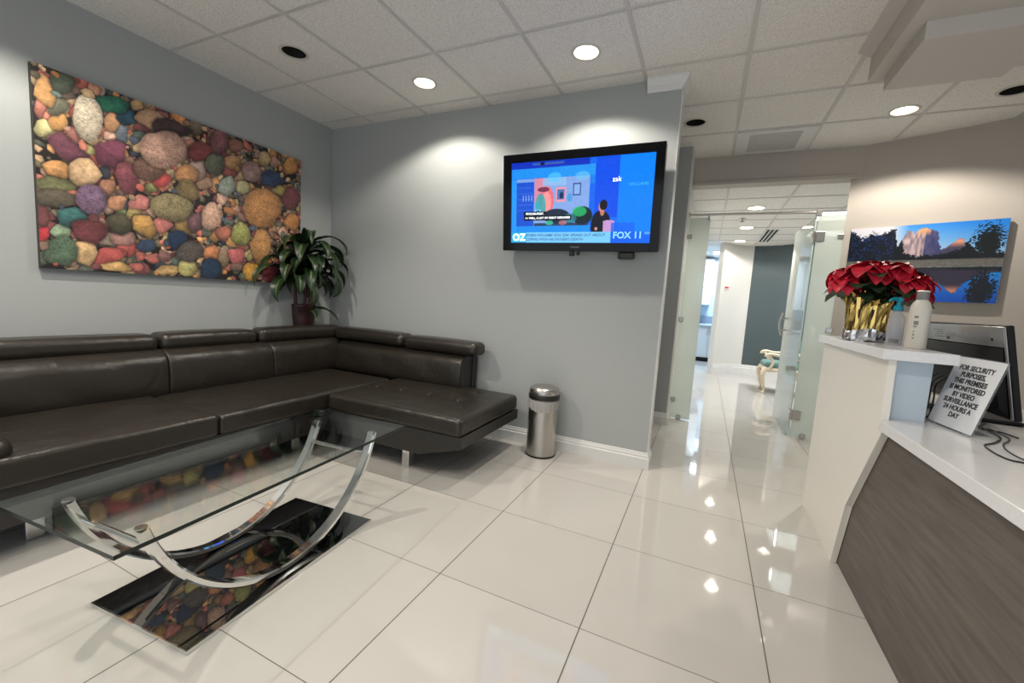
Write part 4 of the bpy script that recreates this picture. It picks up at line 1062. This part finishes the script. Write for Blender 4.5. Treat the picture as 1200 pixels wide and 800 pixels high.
# ------------------------------------------------------------------ glass front of the corridor
GY = 4.78
def glass_sheet(name, x0, x1, z0, z1, parent, yc=0.0, m=None):
    bm = bmesh.new(); th = 0.010
    vs = [bm.verts.new((x, y, z)) for x, y, z in ((x0, yc - th / 2, z0), (x1, yc - th / 2, z0), (x1, yc - th / 2, z1), (x0, yc - th / 2, z1), (x0, yc + th / 2, z0), (x1, yc + th / 2, z0), (x1, yc + th / 2, z1), (x0, yc + th / 2, z1))]
    for q, mi in (((0, 1, 2, 3), 0), ((4, 7, 6, 5), 0), ((0, 4, 5, 1), 1), ((1, 5, 6, 2), 1), ((2, 6, 7, 3), 1), ((3, 7, 4, 0), 1)):
        f = bm.faces.new([vs[i] for i in q]); f.material_index = mi
    return put(name, bm, [m or M_DGLASS, M_DEDGE], parent)
def clip(parent, x, z, m=None, w=0.044, h=0.044, name='clip'):
    bm = bmesh.new(); box(bm, x - w / 2, x + w / 2, -0.016, 0.016, z - h / 2, z + h / 2, bev=0.003); put(name, bm, m or M_STEEL, parent)
gl = thing('glass_partition_panel', 'narrow fixed glass panel beside the grey pier, left of the corridor opening', 'glass panel', (-0.15, GY, 0))
glass_sheet('pane', -0.098, 0.098, 0.012, 2.12, gl, m=M_PGLASS)
for z in (1.927, 1.069, 0.207): clip(gl, -0.082, z)
clip(gl, -0.012, 0.024); clip(gl, 0.083, 2.118, h=0.05, w=0.02)
gr = thing('glass_partition_panel', 'fixed glass panel between the open glass door and the right wall', 'glass panel', (0.955, GY, 0))
glass_sheet('pane', -0.098, 0.108, 0.012, 2.12, gr, m=M_PGLASS)
clip(gr, 0.088, 1.925); clip(gr, 0.097, 1.065); clip(gr, 0.004, 0.03)
rail = thing('header_rail', 'thin steel header rail along the top of the glass front', 'rail', (0.3, GY, 2.147))
bm = bmesh.new(); tube(bm, [(-0.556, 0, 0), (0.57, 0, 0)], 0.0125, 14); put('rod', bm, M_STEEL, rail, 40)
bm = bmesh.new(); lathe(bm, [(0.0, 0), (0.024, 0), (0.024, 0.012), (0, 0.012)], 20); xf(bm, bm.verts[:], Matrix.Rotation(PI / 2, 4, 'Y') @ Matrix.Identity(4)); xf(bm, bm.verts[:], Matrix.Translation((-0.556, 0, 0))); put('wall_flange', bm, M_STEEL, rail, 40)
bm = bmesh.new(); box(bm, 0.535, 0.58, -0.017, 0.017, -0.035, 0.02, bev=0.004); put('glass_clamp', bm, M_STEEL, rail)
# the open glass door, hinged on the right panel and swung away into the corridor
dr = bpy.data.objects.new('door_1', None); COL.objects.link(dr); dr.location = (0.845, GY, 0); dr.rotation_euler = (0, 0, math.radians(91.2)); dr['kind'] = 'structure'
dr['label'] = 'frameless glass door standing open into the corridor'; dr['category'] = 'door'
dp = glass_sheet('door_pane', 0.012, 0.88, 0.015, 2.10, dr)
for z in (1.926, 0.225):
    bm = bmesh.new(); box(bm, -0.012, 0.055, -0.017, 0.017, z - 0.045, z + 0.045, bev=0.004); lathe(bm, [(0, -0.048), (0.011, -0.048), (0.011, 0.048), (0, 0.048)], 14, (-0.004, 0, z)); put('hinge', bm, M_STEEL, dr, 40)
    bm = bmesh.new(); box(bm, 0.012, 0.078, -0.016, 0.016, z - 0.045, z + 0.045, bev=0.003); put('hinge_plate', bm, M_STEEL, gr, loc=(-0.11, 0, 0))
for s in (-1, 1):
    bm = bmesh.new()
    pts = [(0.735, s * (0.042 + 0.030 * math.cos((k / 20 - 0.5) * PI * 0.9)), 0.955 + 0.25 * k / 20) for k in range(21)]
    tube(bm, pts, 0.0105, 12)
    for z in (1.015, 1.145): tube(bm, [(0.735, s * 0.004, z), (0.735, s * 0.066, z)], 0.009, 12)
    put('door_handle', bm, M_STEEL, dr, 50)

# ------------------------------------------------------------------ corridor armchair
ac = thing('armchair', 'cream carved armchair with teal upholstery beyond the glass door', 'chair', (1.10, 7.42, 0))
bm = bmesh.new()
rbox(bm, -0.25, 0.25, -0.25, 0.25, 0.33, 0.395, 0.03, 4, 8); put('seat_frame', bm, M_CREAM, ac, 50)
bm = bmesh.new(); rbox(bm, -0.245, 0.24, -0.235, 0.235, 0.385, 0.475, 0.045, 5, 8, lambda w, u: w + Vector((0, 0, 0.015 * (1 - u[0] ** 2) * (1 - u[1] ** 2) if u[2] > 0 else 0))); put('seat_cushion', bm, M_CUSH, ac, 60)
for sx, sy in ((-1, -1), (-1, 1), (1, -1), (1, 1)):
    bm = bmesh.new(); x, y = sx * 0.215, sy * 0.215
    tube(bm, smooth_path([(x, y, 0.39), (x + sx * 0.035, y + sy * 0.03, 0.30), (x + sx * 0.015, y + sy * 0.012, 0.16), (x - sx * 0.012, y - sy * 0.01, 0.05), (x + sx * 0.025, y + sy * 0.02, 0.0)], 5), [0.034 - 0.002 * 0 if i < 4 else 0.036 - 0.020 * min(1, (i - 4) / 11) + (0.008 if i > 18 else 0) for i in range(21)], 12)
    put('leg', bm, M_CREAM, ac, 60)
for sy in (-1, 1):
    bm = bmesh.new(); y = sy * 0.255
    tube(bm, smooth_path([(0.23, y - sy * 0.01, 0.62), (0.08, y, 0.60), (-0.06, y + sy * 0.01, 0.585), (-0.17, y + sy * 0.015, 0.60), (-0.225, y + sy * 0.02, 0.585), (-0.235, y + sy * 0.02, 0.555)], 6), 0.022, 10)
    tube(bm, smooth_path([(-0.205, y + sy * 0.015, 0.59), (-0.165, y, 0.54), (-0.135, y, 0.47), (-0.17, y - sy * 0.01, 0.37)], 6), 0.020, 10)
    put('arm', bm, M_CREAM, ac, 60)
bm = bmesh.new()
tube(bm, smooth_path([(0.21, -0.23, 0.38), (0.27, -0.24, 0.65), (0.31, -0.22, 0.92), (0.325, -0.10, 1.0), (0.33, 0.0, 1.025), (0.325, 0.10, 1.0), (0.31, 0.22, 0.92), (0.27, 0.24, 0.65), (0.21, 0.23, 0.38)], 6), 0.023, 10)
tube(bm, [(0.235, -0.23, 0.52), (0.235, 0.23, 0.52)], 0.02, 10); put('back_frame', bm, M_CREAM, ac, 60)
bm = bmesh.new(); rbox(bm, -0.03, 0.03, -0.205, 0.205, -0.22, 0.22, 0.03, 4, 8); xf(bm, bm.verts[:], Matrix.Translation((0.272, 0, 0.745)) @ Matrix.Rotation(0.17, 4, 'Y')); put('back_upholstery', bm, M_CUSH, ac, 60)

# far end: plaque, cabinets of the blue room
pl = thing('wall_plaque', 'small red and white plaque on the far white wall', 'sign', (0.300, 8.886, 1.626), rot=(0, 0, math.radians(51)))
bm = bmesh.new(); box(bm, -0.06, 0.06, -0.008, -0.001, -0.035, 0.035, bev=0.002); put('plate', bm, M_TRIM, pl)
bm = bmesh.new(); box(bm, -0.052, 0.052, -0.0095, -0.0075, -0.012, 0.018); put('red_panel', bm, M_RED, pl)
for k, x in enumerate((-0.45, 0.10)):
    cab = thing('base_cabinet', ('white base cabinet hidden by the left glass panel in the blue room', 'white base cabinet under the blue worktop beyond the corridor opening')[k], 'cabinet', (x, 10.85, 0))
    bm = bmesh.new(); box(bm, -0.27, 0.27, -0.28, 0.30, 0.10, 0.82, bev=0.002); put('body', bm, M_CABW, cab)
    bm = bmesh.new(); box(bm, -0.27, 0.27, -0.22, 0.30, 0.0, 0.10); put('toe_kick', bm, M_DARK, cab)
    for s in (-1, 1):
        bm = bmesh.new(); box(bm, s * 0.135 - 0.130, s * 0.135 + 0.130, -0.300, -0.281, 0.12, 0.81, bev=0.003); d = put('door', bm, M_CABW, cab)
        bm = bmesh.new(); tube(bm, [(s * 0.03, -0.32, 0.62), (s * 0.03, -0.32, 0.74)], 0.005, 8); put('handle', bm, M_STEEL, d, 40)
wt = thing('worktop', 'pale blue worktop with upstand in the small blue room', 'worktop', (-0.15, 10.85, 0.82))
bm = bmesh.new(); box(bm, -0.60, 0.56, -0.32, 0.32, 0, 0.04, bev=0.003); put('slab', bm, M_PALEBLUE, wt)
bm = bmesh.new(); box(bm, -0.60, 0.56, 0.30, 0.32, 0.04, 0.22, bev=0.002); put('upstand', bm, mat('slate_blue_splashback', (0.20, 0.26, 0.34, 1), 0.4, bump=0.02), wt)
uc = thing('wall_cabinet', 'grey wall cabinet on the left of the small blue room', 'cabinet', (-0.40, 11.0, 1.30))
bm = bmesh.new(); box(bm, -0.50, 0.46, -0.18, 0.17, 0, 1.06, bev=0.003); put('body', bm, M_CABW, uc)
for s in (-1, 1):
    bm = bmesh.new(); box(bm, -0.02 + s * 0.24 - 0.235, -0.02 + s * 0.24 + 0.235, -0.20, -0.181, 0.01, 1.05, bev=0.003); put('door', bm, M_CABW, uc)

# ------------------------------------------------------------------ reception desk
desk = thing('reception_desk', 'white and grey-brown laminate reception desk along the right side', 'reception desk', (0.9, 1.5, 0))
DO = Vector((-0.9, -1.5, 0))
def dbox(name, x0, x1, y0, y1, z0, z1, m, bev=0.002):
    bm = bmesh.new(); box(bm, x0 + DO.x, x1 + DO.x, y0 + DO.y, y1 + DO.y, z0, z1, bev=bev); return put(name, bm, m, desk)
bm = bmesh.new()
prism(bm, [(3.09, 0.0), (3.09, 1.0345), (2.102, 1.0345), (2.094, 0.796), (2.094, 0.7545), (2.062, 0.7535), (2.338, 0.330), (2.432, 0.0)], 0, 0.668, 0.694, bev=0.0015)
for v in bm.verts: v.co += DO
put('side_panel', bm, M_WHITELAM, desk)
dbox('front_panel', 0.696, 0.716, -0.60, 2.46, 0.0, 0.754, M_WOOD)
dbox('riser_panel', 0.6955, 0.818, 2.142, 3.088, 0.756, 1.0345, M_PALEBLUE)
dbox('riser_base', 0.722, 0.818, 2.142, 3.055, 0.0, 0.7535, M_WHITELAM)
dbox('end_panel', 0.716, 1.42, -0.60, -0.575, 0.0, 0.754, M_WHITELAM)
dbox('back_panel', 0.83, 1.42, 3.06, 3.088, 0.0, 0.754, M_WHITELAM)
sh = thing('counter_shelf', 'raised white quartz shelf of the reception desk, carrying the red flowers', 'counter top', (0.75, 2.6, 1.035))
bm = bmesh.new(); prism(bm, [(0.642 - 0.75, 2.075 - 2.6), (0.642 - 0.75, 3.115 - 2.6), (0.862 - 0.75, 3.115 - 2.6), (0.862 - 0.75, 2.075 - 2.6)], 2, 0, 0.040, bev=0.0025, seg=2); put('slab', bm, M_QUARTZ, sh)
wk = thing('desk_worktop', 'white quartz lower worktop of the reception desk under the monitor', 'counter top', (1.0, 1.2, 0.755))
bm = bmesh.new(); prism(bm, [(x - 1.0, y - 1.2) for x, y in ((0.660, -0.62), (0.660, 2.066), (0.6975, 2.090), (0.6975, 2.138), (0.821, 2.138), (0.821, 3.055), (1.45, 3.055), (1.45, -0.62))], 2, 0, 0.040, bev=0.0025, seg=2); put('slab', bm, M_QUARTZ, wk)
WZ = 0.7952; SZ_ = 1.0752

# poinsettia in foil
po = thing('poinsettia', 'red poinsettia in a gold foil wrapped pot on the raised shelf', 'plant', (0.748, 2.72, SZ_))
rq = random.Random(4)
def crumple(prof, seg, amp, zamp, top_fn=None, seedv=1, facets=True):
    bm = bmesh.new(); r = random.Random(seedv); rows = []
    for j, (rad, z) in enumerate(prof):
        row = []
        for i in range(seg):
            a = 2 * PI * i / seg; k = (1 if i % 2 else -1) * amp * (0.3 + 0.7 * j / len(prof)) + (r.random() - 0.5) * amp
            zz = z + (r.random() - 0.5) * zamp
            if top_fn and j >= len(prof) - 2: zz += top_fn(a) * (1 if j == len(prof) - 1 else 0.4)
            row.append(bm.verts.new(((rad + k) * math.cos(a), (rad + k) * math.sin(a), max(zz, 0.0005))))
        rows.append(row)
    for A, B in zip(rows[:-1], rows[1:]):
        for i in range(seg): bm.faces.new((A[i], A[(i + 1) % seg], B[(i + 1) % seg], B[i]))
    return bm
bm = bmesh.new(); lathe(bm, [(0, 0.012), (0.070, 0.012), (0.084, 0.16), (0.076, 0.16), (0.072, 0.145), (0, 0.145)], 28); put('pot', bm, M_POTRED, po, 40)
bm = crumple([(0.078, 0.035), (0.080, 0.06), (0.082, 0.095), (0.084, 0.14), (0.087, 0.175), (0.092, 0.20), (0.097, 0.222)], 40, 0.0045, 0.014, lambda a: 0.02 * math.cos(a * 3 - 4.4) + 0.060 * math.exp(-((a - 4.05) / 0.33) ** 2), 3)
put('gold_foil_wrap', bm, M_GOLD, po)
bm = crumple([(0.0, 0.002), (0.082, 0.002), (0.086, 0.006), (0.089, 0.022), (0.087, 0.044), (0.084, 0.058)], 34, 0.004, 0.006, lambda a: 0.008 * math.sin(a * 3), 9)
put('silver_foil_base', bm, M_SILVER, po)
def petal(bm, c, az, pitch, L, W, curl, mi=0, n=7, fold=0.25, lobes=False):
    d = Vector((math.cos(az), math.sin(az), 0)); s = Vector((-math.sin(az), math.cos(az), 0)); p = Vector(c); ang = pitch; rows = []
    for i in range(n + 1):
        t = i / n; w = W / 2 * (math.sin(PI * min(1, t * 0.93 + 0.05)) ** 0.8) * (1.18 - 0.35 * t) + 0.0008
        if lobes and i in (3, 5): w *= 1.22
        dv_ = d * math.cos(ang) + Vector((0, 0, math.sin(ang))); up = d * -math.sin(ang) + Vector((0, 0, math.cos(ang)))
        rows.append([bm.verts.new(p + s * (w * k) + up * (abs(k) * w * fold)) for k in (-1, -0.5, 0, 0.5, 1)])
        p = p + dv_ * (L / n); ang -= curl / n
    for A, B in zip(rows[:-1], rows[1:]):
        for k in range(4):
            f = bm.faces.new((A[k], A[k + 1], B[k + 1], B[k])); f.material_index = mi
bm = bmesh.new()
HEADS = [(-0.118, -0.045, 0.335, 1.0), (-0.05, -0.10, 0.365, 1.05), (0.02, 0.05, 0.385, 1.0), (0.060, -0.085, 0.362, 1.05), (0.150, -0.045, 0.315, 0.95), (0.10, 0.12, 0.33, 0.9), (-0.09, 0.09, 0.34, 0.9), (0.185, 0.04, 0.265, 0.85), (-0.135, -0.10, 0.290, 0.8), (0.11, -0.13, 0.300, 0.8)]
for (x, y, z, k) in HEADS: tube(bm, smooth_path([(x * 0.2, y * 0.2, 0.14), (x * 0.5, y * 0.5, z * 0.65), (x, y, z)], 5), 0.005, 8)
put('stem', bm, M_GREEN, po, 60)
bm = bmesh.new()
for k in range(52):
    x, y, z, _ = HEADS[k % 10]; f = 0.55 + 0.4 * rq.random()
    petal(bm, (x * f * 0.9, y * f * 0.9, z * (0.70 + 0.22 * rq.random())), rq.random() * 6.28, 0.45 - 0.5 * rq.random(), 0.12 + 0.04 * rq.random(), 0.078 + 0.02 * rq.random(), 1.0, lobes=True)
put('green_leaves', bm, M_GREEN, po, 70)
for (x, y, z, k) in HEADS:
    bm = bmesh.new()
    for ring, (cnt, L, W, pit) in enumerate(((8, 0.120, 0.080, -0.10), (7, 0.100, 0.068, 0.25), (5, 0.065, 0.046, 0.6))):
        for q in range(cnt):
            petal(bm, (x, y, z + 0.004 * ring), 2 * PI * q / cnt + ring * 0.5 + rq.random() * 0.3, pit + (rq.random() - 0.5) * 0.25, L * k * (0.9 + 0.2 * rq.random()), W * k, 1.15 + 0.5 * rq.random())
    h = put('flower_head', bm, M_RED, po, 70)
    bm = bmesh.new()
    for q in range(7):
        a = q * 2.4; rr_ = 0.0035 * q ** 0.6; bmesh.ops.create_icosphere(bm, subdivisions=1, radius=0.004, matrix=Matrix.Translation((x + rr_ * math.cos(a), y + rr_ * math.sin(a), z + 0.018)))
    put('flower_centre', bm, M_YELLOW, h, 60)

# hand sanitiser pump bottle
hs = thing('pump_bottle', 'clear pump bottle with a turquoise pump head beside the poinsettia', 'bottle', (0.800, 2.50, SZ_))
bm = bmesh.new(); lathe(bm, [(0, 0.001), (0.027, 0.001), (0.030, 0.006), (0.030, 0.118), (0.027, 0.133), (0.018, 0.147), (0.013, 0.152), (0.013, 0.160)], 28); put('bottle', bm, M_CLEARPL, hs, 50)
bm = bmesh.new(); lathe(bm, [(0, 0.004), (0.027, 0.004), (0.027, 0.085), (0, 0.086)], 24); put('gel', bm, thin_glass('clear_gel', (0.90, 0.93, 0.98, 1), frost=0.22, frost_col=(0.88, 0.90, 0.96, 1), ior=1.33), hs, 50)
bm = bmesh.new(); lathe(bm, [(0.0, 0.158), (0.017, 0.158), (0.018, 0.162), (0.018, 0.178), (0.012, 0.182), (0.0075, 0.184), (0.0075, 0.200), (0.014, 0.202), (0.015, 0.214), (0.010, 0.219), (0, 0.220)], 22)
tube(bm, smooth_path([(0, 0, 0.210), (-0.018, -0.012, 0.213), (-0.036, -0.022, 0.208), (-0.042, -0.026, 0.198)], 4), [0.008, 0.008, 0.0078, 0.0075, 0.007, 0.007, 0.0065, 0.006, 0.006, 0.006, 0.0055, 0.005, 0.005], 10)
put('pump_head', bm, M_TEALPL, hs, 50)
bm = bmesh.new(); tube(bm, [(0, 0, 0.16), (0.004, 0.003, 0.01)], 0.0025, 8); put('dip_tube', bm, M_CLEARPL, hs, 50)
bm = bmesh.new()
for i in range(9):
    a = math.radians(215 + i * 9); 
    if i: bm.faces.new([bm.verts.new((0.0304 * math.cos(q), 0.0304 * math.sin(q), z)) for q, z in ((math.radians(215 + (i - 1) * 9), 0.010), (a, 0.010), (a, 0.030), (math.radians(215 + (i - 1) * 9), 0.030))])
put('label', bm, M_GREY, hs, 50)

# white insulated bottle
wb = thing('water_bottle', 'white insulated bottle with a grey cap at the near end of the raised shelf', 'bottle', (0.808, 2.30, SZ_))
bm = bmesh.new(); lathe(bm, [(0, 0.0), (0.031, 0.0), (0.0345, 0.004), (0.0345, 0.155), (0.033, 0.175), (0.027, 0.192), (0.0195, 0.202), (0.0185, 0.206), (0.0, 0.206)], 36); put('body', bm, M_BOTTLE, wb, 50)
bm = bmesh.new(); lathe(bm, [(0.0, 0.203), (0.0195, 0.204), (0.0198, 0.232), (0.0185, 0.235), (0, 0.235)], 32); put('collar', bm, M_GREY, wb, 40)
bm = bmesh.new(); lathe(bm, [(0.0, 0.234), (0.0185, 0.235), (0.0215, 0.237), (0.021, 0.241), (0.017, 0.243), (0, 0.244)], 32); put('cap', bm, M_BOTTLE, wb, 40)
bm = bmesh.new()
for (z0, z1, a0, a1) in ((0.128, 0.137, 226, 247), (0.100, 0.116, 226, 250), (0.090, 0.096, 226, 244), (0.070, 0.075, 228, 236), (0.056, 0.062, 228, 238), (0.042, 0.048, 228, 237)):
    for q in range(5):
        b0 = math.radians(a0 + (a1 - a0) * q / 5); b1 = math.radians(a0 + (a1 - a0) * (q + 1) / 5)
        bm.faces.new([bm.verts.new((0.0348 * math.cos(b), 0.0348 * math.sin(b), z)) for b, z in ((b0, z0), (b1, z0), (b1, z1), (b0, z1))])
put('printed_mark', bm, M_GREY, wb)

# desk monitor seen from behind
mo = thing('computer_monitor', 'black desktop monitor seen from behind on the lower white worktop', 'monitor', (1.055, 2.477, WZ), 0.0)
T_ = Matrix.Translation((-0.012, 0, 0.225)) @ Matrix.Rotation(math.radians(-11), 4, 'Y')
MWY, MZ = 0.335, 0.178
bm = bmesh.new(); box(bm, -0.012, 0.010, -MWY, MWY, -MZ, MZ, bev=0.006, seg=3); xf(bm, bm.verts[:], T_); put('bezel', bm, M_MATTE, mo, 40)
bm = bmesh.new(); box(bm, -0.0185, -0.0118, -MWY + 0.006, MWY - 0.006, MZ - 0.082, MZ - 0.004, bev=0.004, seg=2)
box(bm, -0.0165, -0.0118, -MWY + 0.002, -MWY + 0.018, -MZ + 0.005, MZ - 0.004, bev=0.003); xf(bm, bm.verts[:], T_); put('back_band', bm, M_SILVERPL, mo, 40)
bm = bmesh.new(); prism(bm, [(-0.012, MZ - 0.083), (-0.020, MZ - 0.086), (-0.046, MZ - 0.14), (-0.052, -0.02), (-0.046, -MZ + 0.05), (-0.016, -MZ + 0.006), (-0.012, -MZ + 0.004)], 1, -MWY + 0.020, MWY - 0.012, bev=0.006, seg=2); xf(bm, bm.verts[:], T_); put('back_shell', bm, M_MATTE, mo, 40)
bm = bmesh.new(); box(bm, 0.0095, 0.0110, -MWY + 0.014, MWY - 0.014, -MZ + 0.02, MZ - 0.014); xf(bm, bm.verts[:], T_); put('screen', bm, M_GLOSSBLACK, mo)
bm = bmesh.new(); box(bm, -0.0195, -0.0183, 0.085, 0.205, MZ - 0.072, MZ - 0.022, bev=0.0004); xf(bm, bm.verts[:], T_); st = put('sticker', bm, M_PAPER, mo)
bm = bmesh.new()
for k in range(4): box(bm, -0.0200, -0.0194, 0.095 + 0.012 * (k % 2), 0.19 - 0.015 * (k % 3), MZ - 0.064 + k * 0.010, MZ - 0.061 + k * 0.010)
xf(bm, bm.verts[:], T_); put('sticker_print', bm, M_GREY, st)
bm = bmesh.new(); box(bm, -0.0200, -0.0184, 0.058, 0.076, MZ - 0.072, MZ - 0.060, bev=0.001); xf(bm, bm.verts[:], T_); put('vent_mark', bm, M_BLACK, mo)
bm = bmesh.new(); box(bm, -0.0200, -0.0184, -0.262, -0.250, MZ - 0.060, MZ - 0.048, bev=0.001); xf(bm, bm.verts[:], T_); put('vent_mark', bm, M_MATTE, mo)
bm = bmesh.new(); prism(bm, [(-0.045, 0.18), (0.0, 0.0), (0.055, 0.0), (-0.005, 0.18)], 1, -0.05, 0.05, bev=0.004); put('stand_neck', bm, M_MATTE, mo, 40)
bm = bmesh.new(); rbox(bm, -0.085, 0.145, -0.13, 0.13, 0.0, 0.016, 0.0079, 3, 6); put('stand_base', bm, M_MATTE, mo, 50)

# acrylic notice
sg = thing('counter_notice', 'slanted acrylic security notice standing on the lower worktop before the monitor', 'sign', (0.867, 2.096, WZ), rot=(0, 0, math.radians(-83.4)))
tl = math.radians(13.8); SW_, SH_ = 0.248, 0.279
def facept(x, v, off=0.0): return (x, v * math.sin(tl) - off * math.cos(tl), 0.002 + v * math.cos(tl) + off * math.sin(tl) * -1)
FMs = frame_mtx((0, 0, 0.002), (1, 0, 0), (0, math.sin(tl), math.cos(tl)))
bm = bmesh.new()
def rounded(x0, x1, v0, v1, r):
    pts = []
    for cx, cv, a0 in ((x1 - r, v0 + r, -90), (x1 - r, v1 - r, 0), (x0 + r, v1 - r, 90), (x0 + r, v0 + r, 180)):
        for k in range(5): a = math.radians(a0 + 22.5 * k); pts.append((cx + r * math.cos(a), cv + r * math.sin(a)))
    return pts
prism(bm, rounded(-SW_ / 2, SW_ / 2, 0.0, SH_, 0.008), 2, -0.003, 0.0); xf(bm, bm.verts[:], FMs)
prism(bm, [(-0.06, -0.0), (-0.06, 0.0)] and [(-0.07, 0.002), (0.07, 0.002), (0.07, 0.090), (-0.07, 0.090)], 2, 0.0, 0.003)
put('acrylic_holder', bm, M_ACRYL, sg)
bm = bmesh.new(); prism(bm, rounded(-SW_ / 2 + 0.004, SW_ / 2 - 0.004, 0.005, SH_ - 0.004, 0.006), 2, 0.0004, 0.0012); xf(bm, bm.verts[:], FMs); pp_ = put('paper', bm, M_PAPER, sg)
LN = ['FOR SECURITY', 'PURPOSES,', 'THIS PREMISES', 'IS MONITORED', 'BY VIDEO', 'SURVEILLANCE', '24 HOURS A', 'DAY']
text_on('lettering', [(s, 0.0, SH_ - 0.044 - 0.0262 * i, 0.0262, 0.0009) for i, s in enumerate(LN)], FMs @ Matrix.Translation((0, 0, 0.0016)), M_INK, pp_)

# cables on the worktop
def cable(name, lab, pts, r=0.0028):
    P = [Vector(q) for q in pts]; c = P[0].copy(); bm = bmesh.new()
    tube(bm, smooth_path([q - c for q in P], 8), r, 8); o = put(name, bm, M_BLACK, None, 60, loc=c); tag(o, lab, 'cable', 'black cables on the worktop')
zc = WZ + 0.003
cable('power_cable', 'black cable looping over the worktop below the monitor towards the picture edge', [(1.01, 2.24, zc), (0.992, 2.06, zc), (0.930, 1.945, zc), (0.872, 1.873, zc), (0.852, 1.78, zc), (0.856, 1.715, zc), (0.885, 1.70, zc), (0.93, 1.64, zc), (0.99, 1.60, zc)])
cable('signal_cable', 'thinner black cable lying just behind the looped one', [(1.03, 2.22, zc), (1.012, 2.05, zc), (0.945, 1.935, zc), (0.912, 1.85, zc), (0.900, 1.76, zc), (0.905, 1.68, zc + 0.006), (0.95, 1.58, zc)], 0.0022)
cable('signal_cable', 'black cable kinked close under the monitor edge', [(1.06, 2.30, zc), (1.00, 2.19, zc), (1.04, 2.15, zc), (1.05, 2.08, zc)], 0.0024)
rc = random.Random(7)
for i, (x, y) in enumerate(((0.868, 2.34), (0.885, 2.42), (0.90, 2.50))):
    cable('signal_cable', ('black cable hanging in the gap beside the pale blue riser, nearest of three', 'black cable hanging in the gap beside the pale blue riser, middle of three', 'black cable hanging in the gap beside the pale blue riser, farthest of three')[i],
          [(x, y, zc), (x + 0.01, y - 0.06, zc + 0.002), (x + 0.03, y - 0.03, zc + 0.07), (x + 0.05, y + 0.02, zc + 0.13), (x + 0.085, y + 0.03, zc + 0.165)], 0.003)
